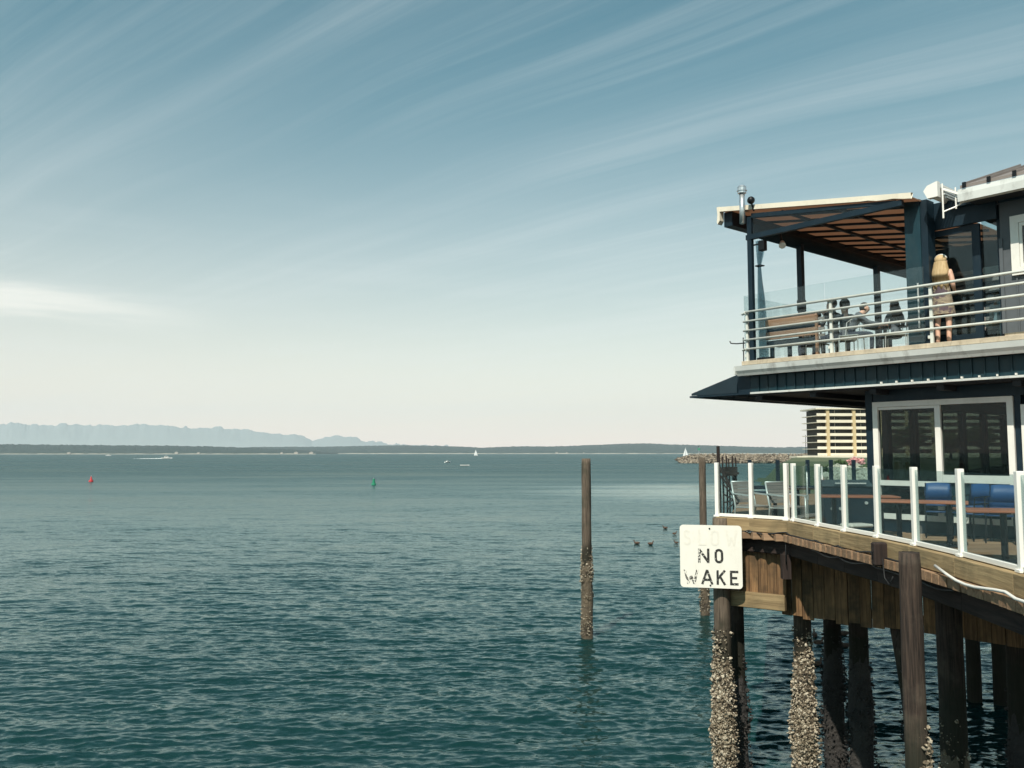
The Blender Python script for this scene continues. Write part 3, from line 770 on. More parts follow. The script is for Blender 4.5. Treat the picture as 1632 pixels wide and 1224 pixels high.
# ------------------------------------------------------------------ piles
def lump(n, rfn, z0, z1, rng, smin=.012, smax=.036, phi=None, x0=0, y0=0, zmid=2.6):
    """crust of small shells round a pile, denser in the middle of the tidal band"""
    mb = MB(); s1, s2 = rng.uniform(0, 6), rng.uniform(0, 6)
    for i in range(n):
        z = z0 + (z1 - z0) * rng.random()
        a = rng.uniform(0, 2 * math.pi) if phi is None else rng.gauss(phi, .75)
        clump = .5 + .25 * math.sin(2.6 * a + z * 2.1 + s1) + .25 * math.sin(4.3 * z - 1.7 * a + s2)
        top = z1 - .9 * (.5 + .5 * math.sin(a * 1.7 + s2)) * (.4 + .6 * rng.random())
        edge = min(1, max(0, (top - z) / .8))
        if rng.random() > (.10 + .90 * edge) * (.25 + .95 * clump): continue
        r = rfn(z) + rng.random() ** 2 * .05 * edge + .020 + .11 * clump * clump * edge * max(0, 1 - abs(z - zmid) / 1.5)
        s = rng.uniform(.45 * smin, 1.3 * smin) if rng.random() < .62 else rng.uniform(smin, smax)
        vs, fs = rock_verts(s * rng.uniform(.8, 1.7), s * rng.uniform(.45, 1.1), s * rng.uniform(.5, 1.3), rng)
        tl = rng.uniform(-.9, .9); vs = [(v[0], v[1] * math.cos(tl) - v[2] * math.sin(tl), v[1] * math.sin(tl) + v[2] * math.cos(tl)) for v in vs]
        ca, sa = math.cos(a), math.sin(a)
        mb.add([(x0 + ca * (r + v[0]) - sa * v[1], y0 + sa * (r + v[0]) + ca * v[1], z + v[2]) for v in vs], fs)
    return mb
def pile(label, x, y, r, ztop, barn=None, mat='pile', n_barn=900, top_hole=False, lean=(0, 0), phi=None, seed=1, zlow=-1.2, shells=True):
    rng = random.Random(seed)
    root = thing('timber_pile', label, 'pile', (x, y, zlow), group='timber piles in the water')
    seg, rings = 22, 40
    vs = []; fs = []
    wob = [rng.uniform(-.05, .05) for _ in range(seg)]
    for i in range(rings + 1):
        t_ = i / rings; z = (ztop - zlow) * t_
        for k in range(seg):
            a = 2 * math.pi * k / seg
            rr = r * (1.04 - .08 * t_) * (1 + wob[k] * .6 + .018 * math.sin(z * 3.1 + k) + rng.uniform(-.012, .012))
            if i == rings: rr *= .95
            vs.append((rr * math.cos(a) + lean[0] * (1 - t_), rr * math.sin(a) + lean[1] * (1 - t_), z + (rng.uniform(-.012, .012) if i == rings else 0)))
    for i in range(rings):
        for k in range(seg):
            a = i * seg + k; b = i * seg + (k + 1) % seg; fs.append((a, b, b + seg, a + seg))
    fs.append(tuple(rings * seg + k for k in range(seg))); fs.append(tuple(range(seg))[::-1])
    post = part(root, 'post', MB().add(vs, fs), mat, True, local=True)
    if barn:
        def rfn(z): return r * (1.0 - .04 * z / max(1, ztop))
        # dark merged crust under the shells, ragged at its upper edge
        zt = max(b_[1] for b_ in barn); zl = -.7; nr, ns = 70, 44
        zz = np.linspace(zl, zt, nr)[:, None] * np.ones((1, ns)); aa = np.linspace(0, 2 * math.pi, ns, endpoint=False)[None, :] * np.ones((nr, 1))
        f1 = fbm(np.cos(aa) * 1.3 + 5 + seed, zz * 2.2 + np.sin(aa) * 1.3, seed, 4); f2 = fbm(np.cos(aa) * 4 + 9, zz * 9 + np.sin(aa) * 4, seed + 5, 3)
        fade = np.clip((zt - zz) / 1.0 - f1 * .7, -.25, 1)
        rr = r * 1.02 - .025 + (f1 * .075 + f2 * .035) * np.clip(fade + .15, -.3, 1)
        cr = MB(); cr.v = [(float(rr[i, k] * math.cos(aa[i, k])) + lean[0] * (1 - (float(zz[i, k]) - zlow) / (ztop - zlow)), float(rr[i, k] * math.sin(aa[i, k])) + lean[1] * (1 - (float(zz[i, k]) - zlow) / (ztop - zlow)), float(zz[i, k]) - zlow) for i in range(nr) for k in range(ns)]
        cr.f = [(i * ns + k, i * ns + (k + 1) % ns, (i + 1) * ns + (k + 1) % ns, (i + 1) * ns + k) for i in range(nr - 1) for k in range(ns)]
        part(root, 'plain_or_shaded_crust', cr, 'crust' if shells else 'shaded_growth', local=True)  # shells=False piles get the crust with under-deck shade painted in
        for j, (z0, z1, dens, ph) in enumerate(barn):
            mb = lump(int(n_barn * dens * 5.0), rfn, z0 - zlow, z1 - zlow, rng, phi=ph if ph is not None else phi)
            mb.v = [(a + lean[0] * (1 - c / (ztop - zlow)), b + lean[1] * (1 - c / (ztop - zlow)), c) for a, b, c in mb.v]
            tag(part(root, 'barnacle_crust', mb, 'barnacle' if shells else 'shaded_growth', local=True), kind='stuff')  # same shells, but under-deck piles take the colour darkened for shade
    return root
F_ = R(-118)                                # side of the piles turned to the open water and sun
pile('tall lone pile standing in open water left of the sign', px2x(933.5, 33.4), 33.4, .185, px2z(731, 33.4), [(2.1, 3.45, .55, None), (1.5, 2.3, .35, None), (.1, 1.5, .28, F_)], 'pile_pale', 800, seed=2)
pile('slim pile standing behind the sign beyond the terrace corner', px2x(1118, 38), 38, .155, px2z(729, 38), [(.1, 3.4, .6, None)], 'pile_pale', 500, seed=3)
pile('pile carrying the sign at the terrace corner', px2x(1145, 17.4), 17.4, .165, 5.70, [(-.6, 3.55, 1.5, F_), (.9, 3.0, .8, F_)], 'pile_pale', 1000, seed=4)
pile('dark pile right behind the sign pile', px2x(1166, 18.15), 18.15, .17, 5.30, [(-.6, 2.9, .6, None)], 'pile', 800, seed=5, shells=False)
pile('barnacle-crusted pile under the lit end of the plank skirt', px2x(1270, 17.55), 17.55, .175, 5.05, [(-.6, 3.55, 1.6, F_), (.6, 2.9, .9, F_)], 'pile_pale', 1000, seed=6)
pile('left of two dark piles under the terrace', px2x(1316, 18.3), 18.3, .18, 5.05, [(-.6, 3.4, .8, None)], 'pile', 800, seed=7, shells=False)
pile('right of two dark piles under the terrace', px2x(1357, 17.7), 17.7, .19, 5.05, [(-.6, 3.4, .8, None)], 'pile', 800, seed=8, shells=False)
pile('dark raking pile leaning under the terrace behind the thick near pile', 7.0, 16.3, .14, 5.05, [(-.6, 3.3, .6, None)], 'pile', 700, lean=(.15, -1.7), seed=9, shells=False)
pile('thick weathered pile in front of the terrace edge', px2x(1441, 11.3), 11.3, .140, 5.71, [(-.6, 3.55, .75, R(-40)), (-.6, 2.8, .6, R(-70))], 'pile', 1000, seed=10)
pile('thick dark pile right of the weathered near pile', px2x(1500, 13.5), 13.5, .195, 5.08, [(-.6, 3.0, .4, R(-150))], 'pile', 900, seed=11)
pile('slim dark pile far back under the building, standing left of its neighbour', px2x(1535, 25), 25, .19, 5.0, None, 'pile', seed=12)
pile('slim dark pile far back under the building, right of its neighbour', px2x(1577, 24.6), 24.6, .21, 5.0, None, 'pile', seed=13)
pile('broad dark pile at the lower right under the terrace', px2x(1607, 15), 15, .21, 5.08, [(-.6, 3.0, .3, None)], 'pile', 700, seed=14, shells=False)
pile('pile at the right edge of the picture under the terrace', px2x(1640, 18.5), 18.5, .2, 5.0, None, 'pile', seed=15)

# ------------------------------------------------------------------ terrace
FLOOR = 5.46
EDGE = [(5.05, 6.6), (5.30, 7.95), (5.48, 9.36), (5.57, 10.77), (5.60, 12.06), (5.55, 13.17), (5.45, 14.2), (5.37, 15.2), (5.28, 16.42), (4.73, 17.05), (4.15, 17.50)]
EDGE = [(x_ - .085, y_) for x_, y_ in EDGE[:8]] + [(5.205, 16.40), (4.66, 17.02), (4.10, 17.46)]
def edge_x(y):
    if y <= 16.40: return float(np.interp(y, [p[1] for p in EDGE[:9]], [p[0] for p in EDGE[:9]]))
    if y <= 17.46: return float(np.interp(y, [16.40, 17.02, 17.46], [5.205, 4.66, 4.10]))
    return 4.10 + (y - 17.46) * .32
terrace = thing('timber_terrace', 'timber terrace on piles with plank skirt along the restaurant front', 'terrace', (5.5, 12, 3.7))
y = 6.6
while y < 19.4:
    wd = .186; yc = y + wd / 2
    xr = O.x + U.x * ((O.y + N.y * .9 - yc) / -U.y) + N.x * .9          # front wall of the building
    xr = min(O.x + N.x * .9 + (yc - O.y - N.y * .9) / U.y * U.x, 14.0) if True else xr
    if yc > 17.4: xr = 12.0
    xl = edge_x(yc) - .075 + random.uniform(-.012, .012)
    barpart(terrace, 'deck_board', (xl, yc, FLOOR - .065), (max(xr, xl + .5) - .01, yc, FLOOR - .065), wd - .020, .13, 'deck' if yc < 0 else 'plank_mix' if False else 'deck', bevel=.004)
    y += wd
# rear of the terrace along the side of the building
part(terrace, 'rear_deck', MB().prism([(edge_x(19.45), 19.45), (12.0, 19.45), (20.5, 29), (20.5, 33.2), (9.0, 33.2)], FLOOR - .12, FLOOR - .012, 'z'), 'deck')
def offset_poly(pts, d):
    out = []
    for i, p in enumerate(pts):
        a = Vector(pts[max(i - 1, 0)]); b = Vector(pts[min(i + 1, len(pts) - 1)])
        t_ = (b - a).normalized(); nrm = Vector((t_.y, -t_.x))          # to the right of travel = inland
        out.append((p[0] + nrm.x * d, p[1] + nrm.y * d))
    return out
def strip(name, pts, d0, d1, z0, z1, mat, parent_root, pieces, bevel=.008):
    """timbers laid end to end along the edge, each its own piece"""
    pc = offset_poly(pts, (d0 + d1) / 2)
    for (i0, i1) in pieces:
        for k in range(i0, i1):
            a, b = pc[k], pc[k + 1]
            barpart(parent_root, name, (a[0], a[1], (z0 + z1) / 2), (b[0], b[1], (z0 + z1) / 2), d1 - d0, z1 - z0, mat, bevel=bevel)
strip('edge_timber', EDGE, -.02, .20, FLOOR + .012, FLOOR + .255, 'bull', terrace, [(0, 10)])
strip('edge_beam', EDGE, .05, .17, FLOOR - .40, FLOOR - .134, 'beam', terrace, [(0, 8)])
strip('edge_beam', EDGE, .16, .28, FLOOR - .40, FLOOR - .134, 'beam', terrace, [(8, 10)])
# joists below the boards
for k in range(7):
    o_ = 0.9 + k * .9
    pc = offset_poly(EDGE[:9], o_)
    barpart(terrace, 'joist', (pc[0][0], pc[0][1], FLOOR - .24), (pc[8][0] + .2, pc[8][1] + .4, FLOOR - .24), .10, .26, 'beam')
# long plank skirt following the line of the building
S0 = Vector((5.32, 17.22)); SD = Vector((.727, -.686)).normalized()
rng = random.Random(21)
t_ = 0.0; k = 0
while t_ < 7.0:
    wd = rng.uniform(.19, .235)
    gap = .006 if rng.random() < .6 else .016
    c = S0 + SD * (t_ + wd / 2)
    zb = 3.83 + rng.uniform(-.03, .03); 
    b = barpart(terrace, 'skirt_board', (c.x, c.y, zb), (c.x, c.y, 5.08), .035 + rng.uniform(0, .008), wd, 'plank', up=(SD.x, SD.y, 0))
    t_ += wd + gap; k += 1
for zz in (4.75, 4.05):
    a = S0 + SD * .1 + Vector((-SD.y, SD.x)) * .0; nrm = Vector((.686, .727))
    barpart(terrace, 'skirt_rail', (a.x + nrm.x * .08, a.y + nrm.y * .08, zz), ((a + SD * 6.8).x + nrm.x * .08, (a + SD * 6.8).y + nrm.y * .08, zz), .09, .16, 'beam')
# short skirt across the cut-off corner
C0 = Vector((4.42, 17.52)); C1 = Vector((5.30, 16.86)); CD = (C1 - C0).normalized(); cn = Vector((-CD.y, CD.x))
L = (C1 - C0).length; nb = 6
for i in range(nb):
    c = C0 + CD * (L * (i + .5) / nb)
    barpart(terrace, 'corner_board', (c.x, c.y, 4.26), (c.x, c.y, 5.09), .035, L / nb - .008, 'plank', up=(CD.x, CD.y, 0))
barpart(terrace, 'corner_beam', (C0.x - cn.x * .07, C0.y - cn.y * .07, 4.12), (C1.x - cn.x * .07, C1.y - cn.y * .07, 4.12), .12, .30, 'bull', bevel=.012)
barpart(terrace, 'corner_bracket', (5.20, 16.55, 4.62), (5.20, 16.55, 5.08), .16, .16, 'beam')
# cables, pipe and a block of timber along the edge
out = offset_poly(EDGE, -.045)
def along(i0, i1, z, sag, n=6):
    pts = []
    for k in range(i0, i1):
        for j in range(n):
            f = j / n; a, b = out[k], out[k + 1]
            pts.append((a[0] + (b[0] - a[0]) * f, a[1] + (b[1] - a[1]) * f, z - sag * math.sin(math.pi * (f)) - .02 * math.sin(k * 2.1 + f * 5)))
    pts.append((*out[i1], z)); return pts
cab = thing('black_cable', 'black cable sagging along the terrace edge timber', 'cable', (out[8][0], out[8][1], FLOOR))
part(cab, 'run', MB().tube(along(4, 10, FLOOR + .03, .035), .016, 6), 'rope', True)
part(cab, 'second_run', MB().tube(along(3, 7, FLOOR - .15, .03), .013, 6), 'rope', True)
part(cab, 'drop', MB().tube([(out[8][0], out[8][1], FLOOR), (out[8][0] - .01, out[8][1], FLOOR - .3), (out[8][0] - .005, out[8][1], FLOOR - .55)], .010, 6), 'rope', True)
part(cab, 'loop', MB().tube([(out[5][0] - .03, out[5][1] - .5, FLOOR + .02), (out[5][0] - .06, out[5][1] - .62, FLOOR - .25), (out[5][0] - .05, out[5][1] - .75, FLOOR - .33), (out[5][0] - .04, out[5][1] - .85, FLOOR - .2)], .009, 6), 'rope', True)
out = offset_poly(EDGE, -.10)
o = solo('water_pipe', MB().tube(along(1, 3, FLOOR + .035, .03) + [(out[3][0] + .04, out[3][1] + .4, FLOOR + .10)], .019, 8), 'pvc', 'thin white water pipe running along the terrace edge at the right', 'pipe', smooth=True)
fend = thing('fender_block', 'dark upright timber block fixed to the terrace edge beside the thick pile', 'fender', (out[5][0], 12.75, FLOOR - .4))
barpart(fend, 'block', (edge_x(12.75) - .10, 12.75, FLOOR - .10), (edge_x(12.75) - .10, 12.75, FLOOR + .235), .20, .15, 'beam', bevel=.02)
barpart(fend, 'bolt_plate', (edge_x(12.75) - .19, 12.75, FLOOR + .0), (edge_x(12.75) - .19, 12.75, FLOOR + .10), .06, .012, 'black')
pc_ = thing('conduit', 'short pale conduit under the edge timber near the sign', 'conduit', (4.6, 17.0, FLOOR))
part(pc_, 'tube', MB().tube([(4.28, 17.32, FLOOR - .01), (4.78, 16.93, FLOOR - .01)], .018, 8), 'galv', True)

# ------------------------------------------------------------------ white glass balustrade on the edge
bal = thing('glass_balustrade', 'white-posted glass balustrade along the near edge of the lower terrace', 'balustrade', (5.5, 12, FLOOR + .26))
RB = FLOOR + .26
pl = offset_poly(EDGE, .09)
extra = [(pl[8][0] + .015, pl[8][1] - .13), (pl[8][0] - .06, pl[8][1] + .07)]
def bal_post(x, y, ang, root, h=1.085, mat='rail_white', slot=True, wd=.082):
    ca, sa = math.cos(ang), math.sin(ang)
    p = barpart(root, 'post', (x, y, RB), (x, y, RB + h), wd, .075, mat, up=(-sa, ca, 0), bevel=.005)
    if slot:
        L2 = .055
        q = barpart(root, 'slot', (x + ca * .0 + sa * .0395, y - ca * .0395 , RB + .06), (x + sa * .0395, y - ca * .0395, RB + h - .03), .016, .004, 'black', up=(sa, -ca, 0), bevel=0)
    foot = barpart(root, 'base_plate', (x, y, RB), (x, y, RB + .035), wd + .045, .12, mat, up=(-sa, ca, 0), bevel=.004)
for i in range(1, len(pl)):
    a = pl[max(i - 1, 0)]; b = pl[min(i + 1, len(pl) - 1)]
    ang = math.atan2(b[1] - a[1], b[0] - a[0]) + math.pi / 2
    if i == 8:
        bal_post(*extra[0], math.atan2(pl[8][1] - pl[7][1], pl[8][0] - pl[7][0]) + math.pi / 2, bal); bal_post(*extra[1], math.atan2(pl[9][1] - pl[8][1], pl[9][0] - pl[8][0]) + math.pi / 2, bal)
    else: bal_post(pl[i][0], pl[i][1], ang, bal)
for i in range(0, len(pl) - 1):
    a, b = Vector(pl[i]), Vector(pl[i + 1]); d = (b - a).normalized() * .05
    a, b = a + d, b - d
    barpart(bal, 'bottom_rail', (a.x, a.y, RB + .040), (b.x, b.y, RB + .040), .060, .060, 'rail_white', bevel=.004)
    barpart(bal, 'glass_pane', (a.x, a.y, RB + .56), (b.x, b.y, RB + .56), .010, .97, 'glass_low', bevel=0)
# dark balustrade at the far end
rb = thing('dark_balustrade', 'dark-posted glass balustrade at the far end of the terrace', 'balustrade', (11, 33, FLOOR))
for px in (1193, 1237.5, 1285, 1322, 1358, 1397):
    x = px2x(px, 33); barpart(rb, 'post', (x, 33, FLOOR - .1), (x, 33, 6.74), .13, .10, 'navy', up=(0, 1, 0))
part(rb, 'bottom_rail', MB().box(px2x(1193, 33), px2x(1397, 33), 33.06, 33.12, 5.62, 5.76), 'navy')
part(rb, 'glass_pane', MB().box(px2x(1193, 33), px2x(1397, 33), 33.075, 33.09, 5.76, 6.68), 'glass_low')
sidep = [(4.35, 17.95), (5.4, 21.2), (6.6, 25), (7.8, 29), (9.0, 33)]

# ------------------------------------------------------------------ broken old dock beyond the terrace
dock = thing('old_dock', 'ruined old dock of broken piles and leaning timbers beyond the terrace', 'dock', (px2x(1150, 80), 80, 0))
for px, top, wd in ((1143.5, 711, .34), (1150, 728, .16), (1156, 726, .16), (1160, 731, .14), (1166, 727, .16), (1171, 729, .14), (1168, 745, .4)):
    x = px2x(px, 80); part(dock, 'pile', MB().tube([(x, 80, -1), (x + .05, 80, 3), (x, 80, px2z(top, 80))], [wd * .55, wd * .52, wd * .45], 8), 'beam')
for px in (1153.5, 1158, 1164.5, 1170):
    x = px2x(px, 79.5); part(dock, 'stub', MB().box(x - .16, x + .16, 79.3, 79.7, px2z(758, 79.5), px2z(744, 79.5)), 'beam')
for (a, b, wd) in (((1145, 744), (1173, 792), .22), ((1143, 754), (1170, 788), .16), ((1146, 752), (1176, 754), .18), ((1150, 786), (1185, 808), .12), ((1152, 800), (1186, 792), .12), ((1156, 812), (1180, 788), .10), ((1150, 770), (1174, 801), .10)):
    part(dock, 'leaning_timber', MB().bar((px2x(a[0], 78.8), 78.8, px2z(a[1], 78.8)), (px2x(b[0], 78.2), 78.2, px2z(b[1], 78.2)), wd, wd), 'beam')

# ------------------------------------------------------------------ the sign
def stroke(mb, pts, wd, y, closed=False):
    """flat letter stroke of even width, mitred"""
    P = [Vector(p) for p in pts]; n = len(P)
    L_, R_ = [], []
    for i in range(n):
        if closed: a, b = P[i - 1], P[(i + 1) % n]
        else: a, b = P[max(i - 1, 0)], P[min(i + 1, n - 1)]
        d1 = (P[i] - a).normalized() if (P[i] - a).length > 1e-6 else None
        d2 = (b - P[i]).normalized() if (b - P[i]).length > 1e-6 else None
        d = ((d1 or d2) + (d2 or d1)); d = d.normalized() if d.length > 1e-3 else (d1 or d2)
        nn = Vector((-d.y, d.x)); k = 1.0
        if d1 and d2: k = 1 / max(.45, nn.dot(Vector((-d1.y, d1.x))))
        L_.append(P[i] + nn * wd / 2 * k); R_.append(P[i] - nn * wd / 2 * k)
    m = n if closed else n - 1
    vs = [(p.x, y, p.y) for p in L_] + [(p.x, y, p.y) for p in R_] + [(p.x, y + .002, p.y) for p in L_] + [(p.x, y + .002, p.y) for p in R_]
    fs = []
    for i in range(m):
        j = (i + 1) % n
        fs += [(i, j, n + j, n + i), (2 * n + i, 3 * n + i, 3 * n + j, 2 * n + j), (i, 2 * n + i, 2 * n + j, j), (n + i, n + j, 3 * n + j, 3 * n + i)]
    mb.add(vs, fs)
def build_sign():
    W_, H_ = 1.19, 1.22
    root = thing('no_wake_sign', 'large white NO WAKE sign on the pile at the terrace corner', 'sign', (px2x(1080.5, 17.28), 17.28, 5.58), rz=-R(14))
    r = .07; poly = []
    for cx, cz, a0 in ((W_ - r, -r, 0), (r, -r, 90), (r, -H_ + r, 180), (W_ - r, -H_ + r, 270)):
        for k in range(7): a = R(a0 + k * 15); poly.append((cx + r * math.cos(a), cz + r * math.sin(a)))
    part(root, 'panel', MB().prism(poly, 0, .006, 'y'), 'sign_white', local=True)
    for z in (-.065, -H_ + .05):
        part(root, 'bolt', MB().tube([(W_ * .485, -.012, z), (W_ * .485, 0, z)], .016, 10), 'black', local=True)
    yb = -.0035
    def letter(ch, u0, u1, v0, v1, mat, wd):
        x0, x1, z1, z0 = u0 * W_, u1 * W_, -v0 * H_, -v1 * H_
        h = wd / 2; mb = MB(); xm = (x0 + x1) / 2
        def arc(cx, cz, rx, rz, a0, a1, n=8): return [(cx + rx * math.cos(R(a0 + (a1 - a0) * i / n)), cz + rz * math.sin(R(a0 + (a1 - a0) * i / n))) for i in range(n + 1)]
        if ch == 'N': S = [[(x0 + h, z0), (x0 + h, z1)], [(x0 + h * 1.2, z1 - h), (x1 - h * 1.2, z0 + h)], [(x1 - h, z0), (x1 - h, z1)]]
        if ch == 'W': S = [[(x0 + h, z1), (x0 + (x1 - x0) * .30, z0)], [(x0 + (x1 - x0) * .30, z0 + h), (xm, z0 + (z1 - z0) * .55)], [(xm, z0 + (z1 - z0) * .55), (x0 + (x1 - x0) * .70, z0 + h)], [(x0 + (x1 - x0) * .70, z0), (x1 - h, z1)]]
        if ch == 'A': S = [[(x0 + h, z0), (xm, z1)], [(xm, z1), (x1 - h, z0)], [(x0 + (x1 - x0) * .25, z0 + (z1 - z0) * .32), (x1 - (x1 - x0) * .25, z0 + (z1 - z0) * .32)]]
        if ch == 'K': S = [[(x0 + h, z0), (x0 + h, z1)], [(x1 - h, z1), (x0 + h, z0 + (z1 - z0) * .40)], [(x0 + (x1 - x0) * .38, z0 + (z1 - z0) * .55), (x1 - h, z0)]]
        if ch == 'E': S = [[(x1, z1 - h), (x0 + h, z1 - h)], [(x0 + h, z1), (x0 + h, z0)], [(x0 + h, z0 + h), (x1, z0 + h)], [(x0 + h, (z0 + z1) / 2), (x1 - (x1 - x0) * .15, (z0 + z1) / 2)]]
        if ch == 'L': S = [[(x0 + h, z1), (x0 + h, z0)], [(x0 + h, z0 + h), (x1, z0 + h)]]
        if ch == 'O':
            rx = (x1 - x0) / 2 - h; S = []
            pts = arc(xm, z1 - h - rx, rx, rx, 0, 180) + arc(xm, z0 + h + rx, rx, rx, 180, 360)
            stroke(mb, pts, wd, yb, True)
        if ch == 'S':
            rx = (x1 - x0) / 2 - h; rz = ((z1 - z0) / 2 - h) / 2
            S = [arc(xm, z1 - h - rz, rx, rz, 30, 270) + arc(xm, z0 + h + rz, rx, rz, 90, -150)[1:]]
        for i, s_ in enumerate(S): stroke(mb, s_, wd, yb - .0004 * i)
        part(root, 'letter_' + ch.lower(), mb, mat, local=True)
    for ch, a, b in (('S', .06, .18), ('L', .30, .43), ('O', .50, .64), ('W', .74, .93)): letter(ch, a, b, .075, .325, 'faded', .04)
    for ch, a, b in (('N', .293, .478), ('O', .560, .700)): letter(ch, a, b, .375, .605, 'ink', .046)
    for ch, a, b in (('W', .055, .295), ('A', .335, .535), ('K', .585, .74), ('E', .80, .935)): letter(ch, a, b, .715, .945, 'ink', .044)
build_sign()

# ------------------------------------------------------------------ restaurant building
bld = thing('restaurant_building', 'two-storey dark waterside restaurant with white trim and upper deck', 'building', (0, 0, 4.9), 'B')
def B(name, u0, u1, n0, n1, z0, z1, mat, bevel=0.0, parent=None, label=None):
    return part(bld, name, MB().box(u0, u1, n0, n1, z0, z1), mat, bevel=bevel, parent=parent, label=label)
UE = 12.0
# upper deck slab, fascia, gutter, trim
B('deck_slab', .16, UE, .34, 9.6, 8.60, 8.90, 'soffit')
B('deck_edge', .10, UE, .02, .33, 8.912, 9.0, 'ply', .004)
B('deck_floor', .10, UE, .335, 9.6, 8.905, 8.99, 'ply')
gp = [(0.0, 8.905), (.14, 8.905), (.14, 8.69), (.085, 8.69), (.06, 8.74), (.02, 8.80)]
gut = MB().prism(gp, -.06, UE, 'x'); part(bld, 'gutter', gut, 'gutter')
gl_ = MB().prism([(-.10, 8.905), (.10, 8.905), (.10, 8.69), (.02, 8.69), (-.02, 8.74), (-.07, 8.80)], .145, 9.6, 'y'); part(bld, 'side_gutter', gl_, 'gutter')
B('gutter_end', -.10, -.063, .004, .144, 8.72, 8.904, 'gutter')
k = 0; u = .13
while u < UE:
    B('fascia_panel', u, u + .212, .30 + (.006 if k % 2 else 0), .335, 8.335, 8.69, 'teal_metal')
    B('fascia_rib', u + .206, u + .222, .275, .299, 8.335, 8.688, 'teal_metal')
    u += .222; k += 1
B('trim_board', .13, UE, .262, .34, 8.290, 8.332, 'gutter', .003)
for i in range(12): B('trim_bracket', 3.1 + i * .3, 3.1 + i * .3 + .03, .255, .298, 8.334, 8.372, 'white')
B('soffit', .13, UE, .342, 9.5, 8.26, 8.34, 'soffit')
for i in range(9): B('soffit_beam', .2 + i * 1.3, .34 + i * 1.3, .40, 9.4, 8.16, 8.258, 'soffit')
# lower wall: corner post, plinth, frame pieces round the two big windows
WN = .90
B('corner_post', 2.44, 2.585, WN, WN + .16, 5.46, 8.255, 'navy')
B('plinth', 2.59, UE, WN + .02, WN + .16, 5.46, 5.70, 'navy')
B('header', 2.59, UE, WN + .02, WN + .16, 8.03, 8.255, 'navy')
B('wall_pier', 5.225, 5.335, WN + .01, WN + .16, 5.70, 8.03, 'navy')
B('apron_panel', 3.94, 5.12, WN + .03, WN + .12, 5.702, 6.44, 'teal_metal')
def frame(name, u0, u1, z0, z1, wd, n0, n1, mat):
    mb = MB(); mb.box(u0, u1, n0, n1, z1 - wd, z1); mb.box(u0, u1, n0, n1, z0, z0 + wd); mb.box(u0, u0 + wd, n0, n1, z0 + wd, z1 - wd); mb.box(u1 - wd, u1, n0, n1, z0 + wd, z1 - wd)
    return part(bld, name, mb, mat)
fr = frame('window_frame', 2.60, 5.215, 5.705, 8.02, .105, WN - .03, WN + .10, 'white')
B('mullion', 3.83, 3.935, WN - .028, WN + .098, 5.812, 7.912, 'white', parent=fr)
B('transom', 2.707, 3.828, WN - .026, WN + .096, 6.36, 6.46, 'white', parent=fr)
B('transom', 3.937, 5.108, WN - .026, WN + .096, 6.445, 6.59, 'white', parent=fr)
B('inner_sash', 2.707, 3.828, WN - .010, WN + .05, 7.86, 7.91, 'white', parent=fr)
for u0, u1, z0, z1 in ((2.708, 3.828, 6.462, 7.858), (2.708, 3.828, 5.812, 6.358), (3.938, 5.108, 6.592, 7.912)):
    B('window_pane', u0, u1, WN + .03, WN + .036, z0, z1, 'window', parent=fr)
fr2 = frame('window_frame', 5.34, 7.6, 5.705, 7.86, .12, WN - .03, WN + .10, 'white')
B('window_pane', 5.465, 7.48, WN + .03, WN + .036, 5.83, 7.735, 'window', parent=fr2)
B('wall', 7.62, UE, WN + .01, WN + .15, 5.70, 8.03, 'navy')
# side wall with windows looking out on the shore, floor, rear wall
B('side_plinth', 2.45, 2.60, WN + .165, 9.4, 5.46, 6.25, 'navy')
B('side_header', 2.45, 2.60, WN + .165, 9.4, 7.95, 8.255, 'navy')
n_ = WN + .6
while n_ < 9.2:
    B('side_post', 2.46, 2.59, n_, n_ + .16, 6.252, 7.948, 'navy'); B('side_pane', 2.52, 2.526, n_ + .165, min(n_ + 1.18, 9.3), 6.252, 7.948, 'window'); n_ += 1.19
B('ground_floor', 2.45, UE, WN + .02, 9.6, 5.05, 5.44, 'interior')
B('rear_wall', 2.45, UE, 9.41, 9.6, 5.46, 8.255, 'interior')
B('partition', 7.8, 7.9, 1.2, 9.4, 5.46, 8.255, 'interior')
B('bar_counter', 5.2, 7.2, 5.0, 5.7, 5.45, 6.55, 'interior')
# upper storey
UW = .92
B('upper_wall', 5.12, UE, UW, UW + .18, 9.0, 11.75, 'siding')
u = 5.36
for i in range(8):
    B('batten', u, u + .028, UW - .022, UW - .001, 9.15, 10.165 if i < 4 else 11.55, 'siding'); u += .29
B('base_board', 5.16, UE, UW - .10, UW - .003, 9.0, 9.145, 'ply')
B('corner_trim', 5.10, 5.16, UW - .03, UW + .02, 9.15, 10.90, 'siding')
B('lintel_board', 5.12, UE, UW - .03, UW - .003, 11.56, 11.75, 'navy')
wf = frame('upper_window_frame', 5.31, 6.6, 10.18, 11.26, .135, UW - .06, UW - .002, 'white')
sf = MB(); sf.box(5.45, 6.46, UW - .045, UW - .003, 11.06, 11.12); sf.box(5.45, 5.50, UW - .045, UW - .003, 10.32, 11.06); sf.box(5.50, 6.46, UW - .045, UW - .003, 10.32, 10.38)
part(bld, 'sash', sf, 'white', parent=wf)
B('window_pane', 5.50, 6.46, UW - .02, UW - .014, 10.38, 11.06, 'screen', parent=wf); B('window_backing', 5.46, 6.46, UW - .010, UW - .002, 10.32, 11.12, 'black', parent=wf)
B('side_wall_upper', 5.12, 5.30, UW + .182, 9.5, 9.0, 11.75, 'navy')
B('recess_wall', 1.9, 5.11, 4.6, 4.75, 9.0, 11.75, 'navy')
B('recess_ceiling', 4.35, 5.11, .75, 4.6, 11.62, 11.72, 'navy')
